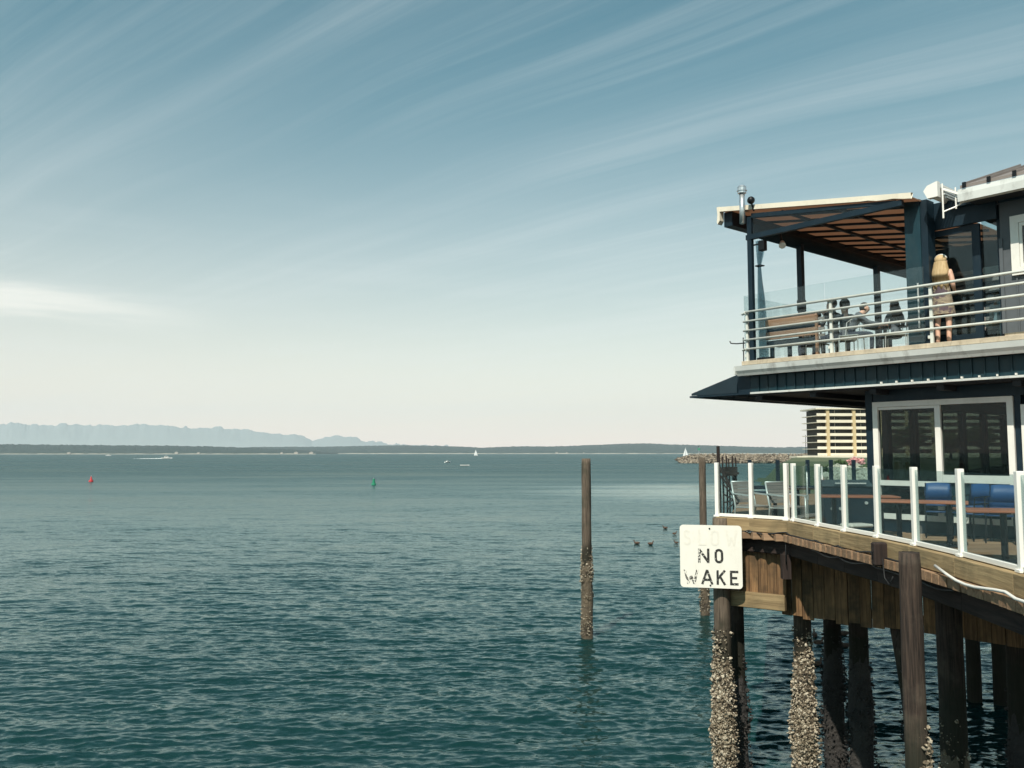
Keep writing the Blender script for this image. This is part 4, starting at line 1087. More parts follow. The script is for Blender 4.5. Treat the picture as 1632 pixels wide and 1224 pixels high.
for i in range(9): B('louvre', 2.0, 5.05, 4.55, 4.598, 9.3 + i * .22, 9.38 + i * .22, 'greywood')
B('recess_light', 4.3, 5.1, 2.2, 2.28, 10.55, 10.68, 'gutter')
# roof with standing seams and a white eave gutter
EV = .30
roof = part(bld, 'roof', MB().prism([(EV - .02, 11.80), (EV - .02, 11.86), (3.0, 12.80), (3.0, 12.72)], 4.72, UE, 'x'), 'roof')
for i in range(16):
    u = 4.80 + i * .42
    part(bld, 'roof_seam', MB().bar((u, EV - .02, 11.875), (u, 2.95, 12.80), .03, .05), 'roof', parent=roof)
    part(bld, 'seam_end', MB().box(u - .03, u + .03, EV - .055, EV - .022, 11.80, 11.90), 'black', parent=roof)
part(bld, 'eave_gutter', MB().prism([(EV - .05, 11.70), (EV - .05, 11.56), (EV + .09, 11.56), (EV + .09, 11.79), (EV - .03, 11.79)], 4.68, UE, 'x'), 'gutter', parent=roof)
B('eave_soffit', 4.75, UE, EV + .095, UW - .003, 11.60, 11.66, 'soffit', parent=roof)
B('eave_shadow_board', 4.75, UE, EV + .0, EV + .10, 11.792, 11.80, 'black', parent=roof)

# dark canvas canopy on the end of the building
cano = thing('side_canopy', 'dark blue canvas canopy sloping off the end of the building', 'canopy', (-.3, .3, 8.3), 'B')
part(cano, 'canvas', MB().prism([(-1.53, 8.355), (-1.53, 8.39), (-.25, 8.745), (-.10, 8.735), (-.10, 8.70)], .32, 8.4, 'y'), 'dark_fabric')
part(cano, 'end_panel', MB().prism([(-1.53, 8.34), (-.22, 8.73), (-.22, 8.34)], .30, .316, 'y'), 'dark_fabric')
part(cano, 'corner_panel', MB().box(-.215, .125, .30, .33, 8.335, 8.70), 'navy')
part(cano, 'front_bar', MB().box(-1.56, .13, .29, .335, 8.29, 8.333), 'navy')
part(cano, 'outer_bar', MB().box(-1.56, -1.50, .34, 8.4, 8.29, 8.333), 'navy')
for i in range(14): part(cano, 'rafter', MB().box(-1.50, .12, .75 + i * .56, .80 + i * .56, 8.292, 8.335), 'navy')
part(cano, 'inner_bar', MB().box(-.7, -.64, .34, 8.4, 8.292, 8.331), 'navy')

# ------------------------------------------------------------------ upper railing and windscreen
DK = 9.0
rail = thing('steel_railing', 'pale steel railing with five rails along the upper deck', 'railing', (.17, .16, DK), 'B')
for i in range(6):
    u = .17 + i * 2.0
    part(rail, 'post', MB().box(u - .028, u + .028, .135, .185, DK, 10.115), 'steel', bevel=.004)
    for z in (9.10, 10.06): part(rail, 'clip', MB().box(u - .075, u - .03, .145, .26, z, z + .06), 'steel', bevel=.004)
for z in (10.09, 9.885, 9.68, 9.475, 9.27):
    part(rail, 'rail', MB().tube([(.10 if z < 10 else .17, .115, z), (UE, .115, z)], .0235 if z < 10 else .026, 10), 'steel', True)
for z in (10.07, 9.27): part(rail, 'end_clip', MB().tube([(.17, .11, z), (.02, .20, z)], .03, 8), 'steel')
hook = thing('railing_hook', 'small black hook fitting at the left end of the upper railing', 'hook', (.0, .2, 9.42), 'B')
part(hook, 'arm', MB().tube([(.10, .17, 9.42), (-.10, .14, 9.42), (-.24, .12, 9.44), (-.27, .12, 9.49)], .014, 6), 'black')
part(hook, 'stem', MB().tube([(.03, .2, 8.99), (.03, .2, 9.55)], .012, 6), 'black')
scr = thing('glass_windscreen', 'clear glass windscreen panels standing behind the upper railing', 'windscreen', (0, .36, DK), 'B')
for u0, u1 in ((-.04, 1.92), (1.94, 3.96)): part(scr, 'glass_pane', MB().box(u0, u1, .355, .365, DK + .08, 10.51), 'glass_up')
part(scr, 'side_pane', MB().box(-.055, -.045, .37, 8.5, DK + .08, 10.51), 'glass_up')
for u in (3.86,): part(scr, 'clamp_bar', MB().box(u - .012, u + .012, .33, .35, 9.35, 10.2), 'alu')

# ------------------------------------------------------------------ awning over the upper deck
awn = thing('patio_awning', 'cream-edged canvas awning on navy posts over the upper deck', 'awning', (.2, .2, DK), 'B')
def az_(u): return 12.50 + (u + .46) * (11.80 - 12.50) / 4.37       # canvas falls towards the building
F0, F1 = .10, 9.7
part(awn, 'canvas', MB().add([(-.46, F0, az_(-.46)), (3.90, F0, az_(3.90)), (3.90, F1, az_(3.90)), (-.46, F1, az_(-.46)),
     (-.46, F0, az_(-.46) + .02), (3.90, F0, az_(3.90) + .02), (3.90, F1, az_(3.90) + .02), (-.46, F1, az_(-.46) + .02)],
     [(3, 2, 1, 0), (4, 5, 6, 7), (0, 1, 5, 4), (1, 2, 6, 5), (2, 3, 7, 6), (3, 0, 4, 7)]), 'canvas_under')
vl = MB()
nv = 26
for i in range(nv):
    u0 = -.48 + (3.92 + .48) * i / nv; u1 = -.48 + (3.92 + .48) * (i + 1) / nv
    d0 = .012 * math.sin(i * 1.9) if i > 20 else 0; d1 = .012 * math.sin((i + 1) * 1.9) if i + 1 > 20 else 0
    vl.add([(u0, F0 - .03, az_(u0) - .02 + d0), (u1, F0 - .03, az_(u1) - .02 + d1), (u1, F0 - .03, az_(u1) + .085), (u0, F0 - .03, az_(u0) + .085),
            (u0, F0 - .002, az_(u0) - .02 + d0), (u1, F0 - .002, az_(u1) - .02 + d1), (u1, F0 + .06, az_(u1) + .095), (u0, F0 + .06, az_(u0) + .095)],
           [(0, 1, 2, 3), (3, 2, 6, 7), (0, 4, 5, 1), (4, 7, 6, 5)])
part(awn, 'valance', vl, 'awning_cream')
part(awn, 'end_cap', MB().prism([(-.52, 12.59), (-.44, 12.59), (-.44, 12.27), (-.50, 12.19), (-.52, 12.24), (-.50, 12.42)], F0 - .035, F0 + .12, 'y'), 'awning_cream')
part(awn, 'side_beam', MB().box(-.44, -.22, F0 + .13, F1, 12.14, az_(-.46) - .03), 'navy')
part(awn, 'curtain_roll', MB().tube([(.02, .7, 12.05), (.02, F1, 12.05)], .15, 12), 'dark_fabric', True)
part(awn, 'front_beam', MB().box(.22, 3.72, F0, F0 + .10, 11.69, 11.80), 'navy')
part(awn, 'upper_beam', MB().add([(.36, F0 + .02, az_(.36) - .20), (3.6, F0 + .02, az_(3.6) - .10), (3.6, F0 + .02, az_(3.6) - .03), (.36, F0 + .02, az_(.36) - .10),
     (.36, F0 + .08, az_(.36) - .20), (3.6, F0 + .08, az_(3.6) - .10), (3.6, F0 + .08, az_(3.6) - .03), (.36, F0 + .08, az_(.36) - .10)],
     [(0, 1, 2, 3), (7, 6, 5, 4), (0, 4, 5, 1), (3, 2, 6, 7), (0, 3, 7, 4), (1, 5, 6, 2)]), 'navy')
for i in range(13):
    n0 = .80 + i * .72
    part(awn, 'rafter', MB().add([(-.22, n0, az_(-.22) - .055), (3.85, n0, az_(3.85) - .055), (3.85, n0, az_(3.85) - .005), (-.22, n0, az_(-.22) - .005),
         (-.22, n0 + .06, az_(-.22) - .055), (3.85, n0 + .06, az_(3.85) - .055), (3.85, n0 + .06, az_(3.85) - .005), (-.22, n0 + .06, az_(-.22) - .005)],
         [(0, 1, 2, 3), (7, 6, 5, 4), (0, 4, 5, 1), (3, 2, 6, 7), (0, 3, 7, 4), (1, 5, 6, 2)]), 'navy')
for u in (1.05, 2.3): part(awn, 'purlin', MB().box(u, u + .05, F0 + .12, F1, az_(u) - .115, az_(u) - .057), 'navy')
for u, n_, wd, zt in ((.30, .16, .105, 12.20), (.15, 2.37, .13, 11.95), (.15, 6.0, .13, 11.95)):
    part(awn, 'post', MB().box(u - wd / 2, u + wd / 2, n_ - wd / 2, n_ + wd / 2, DK, zt), 'navy', bevel=.004)
part(awn, 'post_sleeve', MB().box(.07, .23, 2.29, 2.45, 10.35, 10.62), 'black', bevel=.01)
part(awn, 'main_post', MB().box(3.57, 3.87, .50, .66, DK, az_(3.7) + .02), 'teal_metal', bevel=.004)
part(awn, 'main_post_side', MB().box(3.875, 4.0, .52, .82, DK, az_(3.9) + .02), 'navy')
part(awn, 'end_fascia', MB().box(3.92, 5.09, .86, .92, 11.28, 11.80), 'navy')
part(awn, 'clear_infill', MB().add([(.36, F0 + .05, 11.80), (3.6, F0 + .05, 11.80), (3.6, F0 + .05, az_(3.6) - .1), (.36, F0 + .05, az_(.36) - .2)], [(0, 1, 2, 3)]), 'vinyl')
# clear curtain gathered at the corner post
cur = MB(); nk = 44
for j, (z, wdt, cu) in enumerate([(9.06, .23, .50), (9.5, .22, .50), (9.9, .20, .49), (10.4, .17, .47), (10.8, .11, .45), (11.1, .075, .44), (11.3, .14, .46), (11.66, .22, .49)]):
    for k in range(nk):
        f = k / (nk - 1); cur.v.append((cu + (f - .5) * wdt, .27 + .055 * math.sin(f * 30 + j * .4) * (wdt / .2), z))
for j in range(7):
    for k in range(nk - 1): cur.f.append((j * nk + k, j * nk + k + 1, (j + 1) * nk + k + 1, (j + 1) * nk + k))
curt = thing('clear_curtain', 'gathered clear plastic curtain tied beside the corner post of the awning', 'curtain', (.45, .27, DK), 'B')
part(curt, 'sheet', cur, M['curtain'], True)
part(curt, 'tie', MB().tube([(.38, .21, 11.1), (.52, .21, 11.1), (.52, .33, 11.1), (.38, .33, 11.1), (.38, .21, 11.1)], .014, 6), 'black')
part(curt, 'weight_bar', MB().box(.36, .66, .22, .33, DK, 9.07), 'black')
vent = thing('vent_pipe', 'short metal vent pipe with a ringed cap rising over the awning corner', 'vent', (.22, .12, 12.2), 'B')
part(vent, 'pipe', MB().tube([(.22, .0, 12.05), (.22, .0, 12.72)], .062, 14), 'galv', True)
part(vent, 'cap', MB().tube([(.22, .0, 12.73), (.22, .0, 12.86)], .095, 14), 'galv'); part(vent, 'cap_ring', MB().tube([(.22, .0, 12.78), (.22, .0, 12.80)], .112, 14), 'galv')
part(vent, 'cap_top', MB().tube([(.22, .0, 12.861), (.22, .0, 12.90)], [.10, .07], 14), 'galv')
htr = thing('patio_heater_lamp', 'small round black lamp fixed under the front corner of the awning', 'lamp', (.42, .2, 12.2), 'B')
part(htr, 'lamp_head', MB().ball((.45, .0, 12.52), .085, .085, .085), 'black', True); part(htr, 'lamp_arm', MB().tube([(.45, 0, 12.5), (.45, .1, 12.3)], .02), 'black')
spk = thing('speaker_box', 'small dark speaker box hanging beside the corner post', 'speaker', (.58, .2, 11.45), 'B')
part(spk, 'box', MB().box(.52, .66, .12, .26, 11.40, 11.62), 'black', bevel=.01); part(spk, 'bracket', MB().box(.35, .52, .17, .20, 11.55, 11.58), 'black')
spot = thing('spotlight', 'small metal spotlight clamped to the awning side beam', 'spotlight', (.9, 1.2, 11.8), 'B')
part(spot, 'head', MB().tube([(.55, 1.0, 11.72), (.62, .9, 11.62)], [.05, .08], 10), 'galv'); part(spot, 'stem', MB().tube([(.55, 1.0, 11.72), (.45, 1.1, 11.95)], .02, 6), 'black')

# white cassette with its open frame at the top of the awning
cas = thing('awning_cassette', 'white awning cassette with open metal frame beside the roof gutter', 'awning box', (4.2, .1, 11.4), 'B')
part(cas, 'end_cap', MB().prism([(4.10, 11.88), (4.17, 11.97), (4.36, 12.02), (4.36, 11.73), (4.17, 11.73)], .18, .30, 'y'), 'rail_white')
part(cas, 'cassette', MB().prism([(4.14, 11.88), (4.19, 11.95), (4.345, 12.0), (4.345, 11.96), (4.22, 11.76), (4.19, 11.75)], .305, 3.2, 'y'), 'rail_white')
for i in range(4): part(cas, 'slat', MB().bar((4.36 + .03 * i, .32, 11.93 - i * .07), (4.36 + .03 * i, 3.2, 11.93 - i * .07), .03, .03), 'alu')
part(cas, 'strut', MB().tube([(4.44, .20, 11.95), (4.44, .20, 11.30)], .016, 8), 'rail_white'); part(cas, 'strut', MB().tube([(4.62, .32, 11.86), (4.62, .32, 11.46)], .014, 8), 'rail_white')
part(cas, 'brace', MB().tube([(4.44, .20, 11.42), (4.62, .32, 11.50), (4.82, .34, 11.60), (4.93, .34, 11.66)], .014, 8), 'rail_white')
part(cas, 'diagonal', MB().bar((4.45, .21, 11.85), (4.86, .36, 11.62), .025, .04), 'rail_white')
# framed glass screen by the door
ds = thing('framed_glass_screen', 'tall navy-framed glass screen behind the blonde woman on the upper deck', 'screen', (4.2, .95, DK), 'B')
sc_ = MB(); sc_.box(3.77, 3.86, .93, .99, DK, 11.27); sc_.box(4.62, 4.76, .93, .99, DK, 11.27); sc_.box(3.862, 4.618, .935, .985, 11.16, 11.268); sc_.box(3.862, 4.618, .935, .985, DK, 9.22)
part(ds, 'frame', sc_, 'navy'); part(ds, 'glass_pane', MB().box(3.862, 4.618, .955, .962, 9.221, 11.159), 'screen')
ds2 = thing('narrow_glass_screen', 'narrow dark glazed panel beside the upper wall corner', 'screen', (4.9, 1.0, DK), 'B')
sc_ = MB(); sc_.box(5.04, 5.09, .99, 1.05, DK, 11.55); sc_.box(4.80, 5.038, .995, 1.045, DK, 9.12)
part(ds2, 'frame', sc_, 'navy'); part(ds2, 'glass_pane', MB().box(4.77, 5.038, 1.01, 1.017, 9.121, 11.5), 'screen')

# ------------------------------------------------------------------ furniture on the lower terrace
FZ = FLOOR
def slat_chair(x, y, rz, label):
    root = thing('slatted_armchair', label, 'armchair', (x, y, FZ), rz=rz, group='slatted armchairs at the terrace corner')
    for sx in (-1, 1):
        part(root, 'back_leg', MB().tube([(sx * .27, .27, 0), (sx * .27, .22, .42), (sx * .27, .34, .92)], .019, 8), 'alu', True, local=True)
        part(root, 'front_leg', MB().tube([(sx * .27, -.26, 0), (sx * .27, -.24, .64)], .019, 8), 'alu', True, local=True)
        part(root, 'armrest', MB().bar((sx * .27, -.29, .655), (sx * .27, .27, .68), .05, .028), 'alu', local=True)
        part(root, 'seat_rail', MB().tube([(sx * .25, -.25, .41), (sx * .25, .24, .39)], .016, 6), 'alu', local=True)
    for i in range(6): part(root, 'seat_slat', MB().box(-.245, .245, -.26 + i * .083, -.185 + i * .083, .425, .443), 'greywood', local=True)
    for i in range(6):
        z = .49 + i * .073; yy = .225 + (z - .42) * .24
        part(root, 'back_slat', MB().box(-.25, .25, yy - .010, yy + .008, z, z + .066), 'greywood', local=True)
    part(root, 'top_rail', MB().tube([(-.27, .345, .925), (.27, .345, .925)], .018, 8), 'alu', True, local=True)
slat_chair(px2x(1196, 18.35), 18.35, R(24), 'left grey slatted armchair behind the corner glass')
slat_chair(px2x(1251, 18.05), 18.05, R(24), 'right grey slatted armchair behind the corner glass')
def table(x, y, rz, L, W_, label, top='tabletop', legs=((-.3, 0), (.3, 0)), h=.74, name='terrace_table', group='red-topped tables on the lower terrace'):
    root = thing(name, label, 'table', (x, y, FZ), rz=rz, group=group)
    part(root, 'table_top', MB().box(-L / 2, L / 2, -W_ / 2, W_ / 2, h - .035, h), top, bevel=.008, local=True)
    for lx, ly in legs:
        part(root, 'pedestal', MB().tube([(lx * L, ly, .02), (lx * L, ly, h - .036)], .045, 10), 'black', local=True)
        part(root, 'foot', MB().box(lx * L - .2, lx * L + .2, ly - .2, ly + .2, 0.002, .025), 'black', bevel=.006, local=True)
table(px2x(1592, 12.35), 12.35, R(-12), 1.15, .70, 'red-topped terrace table at the right edge of the picture', legs=((0, 0),))
table(px2x(1466, 14.55), 14.55, R(-28), 1.35, .68, 'red-topped terrace table in front of the large window', legs=((-.28, 0), (.28, 0)))
table(px2x(1362, 16.35), 16.35, R(-10), 1.40, .66, 'red-topped terrace table in front of the dark grill', legs=((-.3, 0), (.3, 0)))
table(px2x(1232, 19.9), 19.9, R(20), .8, .7, 'small dark table behind the two slatted armchairs', 'navy', ((0, 0),), .66, 'side_table', None)
table(px2x(1268, 20.6), 20.6, R(10), .8, .7, 'red-topped small table beyond the right slatted armchair', 'tabletop', ((0, 0),), .72, 'side_table', None)
def blue_chair(u, n, rz, zb, label, half=False):
    root = thing('blue_chair', label, 'chair', (u, n, zb), 'B', 'blue chairs stacked by the window', rz)
    for sx in (-1, 1):
        part(root, 'leg', MB().tube([(sx * .22, -.22, 0), (sx * .21, -.20, .45)], .012, 6), 'black', local=True)
        part(root, 'back_leg', MB().tube([(sx * .22, .24, 0), (sx * .21, .20, .45), (sx * .21, .26, .86)], .012, 6), 'black', local=True)
        part(root, 'armrest', MB().tube([(sx * .22, -.2, .45), (sx * .23, -.18, .64), (sx * .23, .22, .66)], .011, 6), 'black', local=True)
    seat = MB(); bk = MB()
    for i in range(7):
        a = -1 + 2 * i / 6
        seat.v += [(-.21, a * .21, .465 + .02 * a * a), (.21, a * .21, .465 + .02 * a * a), (-.21, a * .21, .445 + .02 * a * a), (.21, a * .21, .445 + .02 * a * a)]
        bk.v += [(a * .22, .20 + .02 * (1 - a * a), .56), (a * .22, .25 + .03 * (1 - a * a), .87 - .02 * a * a), (a * .22, .22 + .02 * (1 - a * a), .56), (a * .22, .27 + .03 * (1 - a * a), .87 - .02 * a * a)]
    for q in (seat, bk):
        for i in range(6):
            k = i * 4; q.f += [(k, k + 1, k + 5, k + 4), (k + 2, k + 6, k + 7, k + 3), (k, k + 4, k + 6, k + 2), (k + 1, k + 3, k + 7, k + 5)]
        q.f += [(0, 2, 3, 1), (24, 25, 27, 26)]
    part(root, 'seat', seat, 'blue', True, local=True); part(root, 'backrest', bk, 'blue', True, local=True)
for (u, n_, rz, lab) in ((4.05, .40, R(25), 'leftmost'), (4.64, .36, R(-18), 'middle'), (5.20, .22, R(12), 'rightmost')):
    blue_chair(u, n_, rz, FZ, 'lower blue chair of the %s stack below the large window' % lab)
    blue_chair(u, n_ + .02, rz, FZ + .12, 'upper blue chair of the %s stack below the large window' % lab)
gr = thing('gas_grill', 'dark boxy gas grill with pale knobs behind the terrace tables', 'grill', (px2x(1346, 17.75), 17.75, FZ), rz=R(-8))
part(gr, 'cabinet', MB().box(-.52, .52, -.28, .28, .08, .86), 'navy', bevel=.01, local=True)
part(gr, 'lid', MB().prism([(-.30, .865), (.30, .865), (.26, .98), (-.22, 1.0)], -.54, .54, 'x'), 'teal_metal', local=True)
part(gr, 'handle', MB().tube([(-.3, -.33, .93), (.3, -.33, .93)], .012, 6), 'alu', local=True)
for i, kx in enumerate((-.36, -.2, .3)): part(gr, 'knob', MB().tube([(kx, -.315, .42 + .12 * (i == 2)), (kx, -.281, .42 + .12 * (i == 2))], .032, 10), 'alu', local=True)
part(gr, 'door_gap', MB().box(-.004, .004, -.2825, -.2805, .12, .6), 'black', local=True)
for sx in (-1, 1): part(gr, 'caster', MB().tube([(sx * .42, -.2, .04), (sx * .42, .2, .04)], .04, 10), 'black', local=True)
ck = thing('cool_box', 'low pale cool box on the deck below the first terrace table', 'cool box', (px2x(1360, 15.3), 15.3, FZ), rz=R(15))
part(ck, 'body', MB().box(-.22, .22, -.16, .16, .002, .24), 'navy', bevel=.015, local=True); part(ck, 'lid', MB().box(-.23, .23, -.17, .17, .242, .30), 'granite', bevel=.02, local=True)
for px, Yd, top, lab in ((1283.5, 19.3, 6.75, 'left of two thin pale parasol poles standing on the lower terrace'), (1307.5, 18.9, 6.72, 'right of two thin pale parasol poles standing on the lower terrace')):
    x = px2x(px, Yd); rt = thing('parasol_stand', lab, 'parasol stand', (x, Yd, FZ), group='bare parasol stands')
    part(rt, 'pole', MB().tube([(x, Yd, FZ + .05), (x, Yd, top)], .02, 8), 'alu', True)
    part(rt, 'clamp', MB().tube([(x, Yd, FZ + .5), (x, Yd, FZ + .62)], .032, 8), 'alu'); part(rt, 'base', MB().box(x - .38, x + .32, Yd - .3, Yd + .3, FZ + .002, FZ + .06), 'granite', bevel=.01)

# ------------------------------------------------------------------ furniture on the upper deck
ben = thing('slatted_bench', 'tan slatted wooden bench standing at the left end of the upper deck', 'bench', (.8, .9, DK), 'B')
for z in (9.80, 9.52): part(ben, 'back_board', MB().box(.20, 1.42, .80, .83, z, z + .17), 'teak', bevel=.004)
for z in (9.70, 9.40): part(ben, 'dark_board', MB().box(.20, 1.42, .835, .86, z, z + .10), 'navy')
part(ben, 'cap_board', MB().box(.14, 1.62, .78, .98, 10.0, 10.03), 'teak')
part(ben, 'seat', MB().box(.18, 1.44, .86, 1.35, 9.40, 9.44), 'navy')
for u in (.28, .72, 1.36): part(ben, 'leg', MB().box(u, u + .07, .84, .91, DK, 9.40), 'navy')
part(ben, 'front_post', MB().box(1.425, 1.475, .795, .85, DK, 9.995), 'teak')
for z in (9.84, 9.62, 9.48): part(ben, 'end_board', MB().box(1.48, 1.62, .83, .86, z, z + .05), 'greywood')
def wire_chair(u, n, rz, label):
    root = thing('metal_chair', label, 'chair', (u, n, DK), 'B', 'metal chairs on the upper deck', rz)
    for sx in (-1, 1):
        part(root, 'leg', MB().tube([(sx * .2, -.2, 0), (sx * .19, -.18, .44)], .011, 6), 'alu', local=True)
        part(root, 'back_leg', MB().tube([(sx * .2, .22, 0), (sx * .19, .18, .44), (sx * .17, .24, .78), (sx * .08, .25, .84), (0, .25, .85)], .011, 6), 'alu', True, local=True)
    part(root, 'seat', MB().box(-.2, .2, -.2, .2, .44, .46), 'alu', bevel=.005, local=True)
    for i in range(3): part(root, 'back_bar', MB().tube([(-.1 + i * .1, .2, .46), (-.1 + i * .1, .25, .84)], .007, 5), 'alu', local=True)
wire_chair(1.05, 1.55, R(160), 'pale metal chair behind the wooden bench on the upper deck')
wire_chair(2.05, 1.15, R(10), 'metal chair under the hunched diner in grey on the upper deck')
wire_chair(1.62, 1.72, R(40), 'metal chair under the diner in the tall cap on the upper deck')
wire_chair(2.72, 1.75, R(20), 'metal chair under the diner with long dark hair')
wire_chair(3.13, 1.95, R(5), 'metal chair under the broad diner in black')
table_u = thing('deck_table', 'low dark dining table among the seated diners on the upper deck', 'table', (2.3, 2.1, DK), 'B')
part(table_u, 'table_top', MB().box(1.9, 2.6, 1.85, 2.5, 9.70, 9.735), 'navy'); part(table_u, 'pedestal', MB().tube([(2.25, 2.2, DK), (2.25, 2.2, 9.70)], .04), 'black')

# ------------------------------------------------------------------ people
SIT = {'pelvis': (0, 0, .50), 'waist': (0, .0, .66), 'chest': (0, .01, .90), 'neck': (0, .02, 1.05), 'jaw': (0, .035, 1.13), 'head': (0, .03, 1.20), 'crown': (0, .02, 1.265),
       'shoulder': (.165, 0, .99), 'elbow': (.24, .06, .72), 'wrist': (.17, .30, .74), 'hip': (.09, 0, .49), 'knee': (.12, .42, .50), 'ankle': (.12, .40, .09), 'toe': (.13, .53, .035)}
STAND = {'pelvis': (0, 0, .90), 'waist': (0, 0, 1.06), 'chest': (0, 0, 1.28), 'neck': (0, .0, 1.43), 'jaw': (0, .02, 1.50), 'head': (0, .015, 1.575), 'crown': (0, .005, 1.64),
       'shoulder': (.155, 0, 1.36), 'elbow': (.20, -.02, 1.10), 'wrist': (.17, .14, .95), 'hip': (.085, 0, .88), 'knee': (.095, .02, .48), 'ankle': (.095, -.02, .08), 'toe': (.11, .12, .035)}
RAD = {'pelvis': .135, 'waist': .115, 'chest': .135, 'neck': .055, 'jaw': .075, 'head': .092, 'crown': .062, 'shoulder': .066, 'elbow': .044, 'wrist': .030, 'hip': .088, 'knee': .058, 'ankle': .040, 'toe': .036}
def hand_mb(wr, el, side):
    """palm and five bent fingers continuing the forearm"""
    mb = MB(); d = (Vector(wr) - Vector(el)).normalized(); sd = d.cross(Vector((0, 0, 1)));
    sd = sd.normalized() if sd.length > .1 else Vector((1, 0, 0)); dn = d.cross(sd) 
    if dn.z > 0: dn = -dn
    wv = Vector(wr); mb.tube([wv - d * .02, wv + d * .03, wv + d * .085], [.026, .034, .036], 8)
    for i, ln in enumerate((.062, .075, .070, .052)):
        b = wv + d * .082 + sd * ((i - 1.5) * .019)
        mb.tube([b, b + d * ln * .55 + dn * .006, b + d * ln * .85 + dn * .030], [.0095, .009, .007], 6)
    b = wv + d * .03 + sd * (.033 * side); mb.tube([b, b + d * .03 + sd * .022 * side, b + d * .055 + sd * .022 * side + dn * .016], [.012, .010, .008], 6)
    return mb
def person(label, u, n, z, rz, base, over, outfit, hair='dark', scale=1.0, group=None, hat=False, long_hair=0.0):
    J = {}
    for k, p in base.items():
        if k in ('shoulder', 'elbow', 'wrist', 'hip', 'knee', 'ankle', 'toe'):
            for s_, nm in ((1, 'R'), (-1, 'L')): J[k + nm] = Vector((p[0] * s_, p[1], p[2]))
        else: J[k] = Vector(p)
    for k, p in over.items(): J[k] = Vector(p)
    names = list(J); idx = {k: i for i, k in enumerate(names)}
    E_ = [('pelvis', 'waist', 'top'), ('waist', 'chest', 'top'), ('chest', 'neck', 'neck'), ('neck', 'jaw', 'skin'), ('jaw', 'head', 'skin'), ('head', 'crown', 'skin')]
    for s_ in 'RL':
        E_ += [('chest', 'shoulder' + s_, 'yoke'), ('shoulder' + s_, 'elbow' + s_, 'sleeve'), ('elbow' + s_, 'wrist' + s_, 'forearm'), ('pelvis', 'hip' + s_, 'bottom'), ('hip' + s_, 'knee' + s_, 'thigh'), ('knee' + s_, 'ankle' + s_, 'shin'), ('ankle' + s_, 'toe' + s_, 'shoe')]
    # the nose is one small extra vertex off the face
    names.append('nose'); idx['nose'] = len(names) - 1; fwd = (J['head'] - J['neck']).cross(Vector((1, 0, 0))); J['nose'] = (J['jaw'] + J['head']) / 2 + Vector((0, .098, 0)); E_.append(('jaw', 'nose', 'skin'))
    me = bpy.data.meshes.new('body'); me.from_pydata([J[k] for k in names], [(idx[a], idx[b]) for a, b, _ in E_], [])
    ob = bpy.data.objects.new('body', me); COL.objects.link(ob)
    md = ob.modifiers.new('skin', 'SKIN'); md.use_smooth_shade = True
    for k in names:
        key = k[:-1] if k[-1] in 'RL' and k[:-1] in RAD else k
        r_ = RAD.get(key, .016); sv = me.skin_vertices[0].data[idx[k]]; sv.radius = (r_, r_ * (.78 if key in ('chest', 'waist', 'pelvis') else 1.0)); sv.use_root = (k == 'pelvis')
    ss = ob.modifiers.new('sub', 'SUBSURF'); ss.levels = 1; ss.render_levels = 1
    dg = bpy.context.evaluated_depsgraph_get(); ev = ob.evaluated_get(dg); m2 = bpy.data.meshes.new_from_object(ev)
    bpy.data.objects.remove(ob); bpy.data.meshes.remove(me)
    m2.materials.clear()
    mats = []
    for _, _, r_ in E_:
        mt = outfit.get(r_, 'skin')
        if mt not in mats: mats.append(mt)
    bm = bmesh.new(); bm.from_mesh(m2)
    for f in bm.faces:
        c = f.calc_center_median(); best = None
        for a, b, r_ in E_:
            pa, pb = J[a], J[b]; ab = pb - pa; t_ = max(0, min(1, (c - pa).dot(ab) / ab.length_squared)); d = (c - pa - ab * t_).length
            if best is None or d < best[0]: best = (d, r_)
        f.material_index = mats.index(outfit.get(best[1], 'skin')); f.smooth = True
    if 'skin' not in mats: mats.append('skin')
    for s_, sg in (('R', -1), ('L', 1)):
        hm = hand_mb(J['wrist' + s_], J['elbow' + s_], sg); vs = [bm.verts.new(v) for v in hm.v]
        for f in hm.f:
            try: nf = bm.faces.new([vs[i] for i in f]); nf.material_index = mats.index('skin'); nf.smooth = True
            except ValueError: pass
    for mt in mats: m2.materials.append(M[mt])
    bm.to_mesh(m2); bm.free()
    root = thing('person', label, 'person', (u, n, z), 'B', group, rz); root.scale = (scale,) * 3
    body = bpy.data.objects.new('body', m2); COL.objects.link(body); body.parent = root
    hd = J['head']; hm = M['hair_blond' if hair == 'blond' else 'hair_dark']
    def cap(v):
        if v.y > .35 and v.z < .45: v = Vector((v.x, .35 + (v.y - .35) * .1, v.z))
        return v
    h = MB().ball((hd.x, hd.y - .022, hd.z + .018), .104, .104, .108, 16, 12, cap)
    if long_hair:
        L_ = long_hair; rows = []
        for j in range(9):
            f = j / 8; z_ = hd.z - .01 - f * L_; wd = .105 + .055 * math.sin(f * 2.4) - .02 * f; dp = .09 - .03 * f; z_ += .05 * f * math.sin(j * 2.3); yb = hd.y - .035 - .035 * math.sin(f * 2)
            rows.append([(hd.x + wd * math.cos(a) * (1 + .07 * math.sin(a * 9 + j * .6) + .05 * math.sin(a * 15)), yb - dp * max(-.15, math.sin(a)), z_ + (f > .9) * .07 * math.sin(a * 8)) for a in [k * math.pi * 2 / 24 for k in range(24)]])
        vs = [v for r_ in rows for v in r_]; fs = [(j * 24 + k, j * 24 + (k + 1) % 24, (j + 1) * 24 + (k + 1) % 24, (j + 1) * 24 + k) for j in range(8) for k in range(24)] + [tuple(8 * 24 + k for k in range(24))]
        h.add(vs, fs)
    hr = part(root, 'hair', h, hm, True, local=True)
    ey = MB()
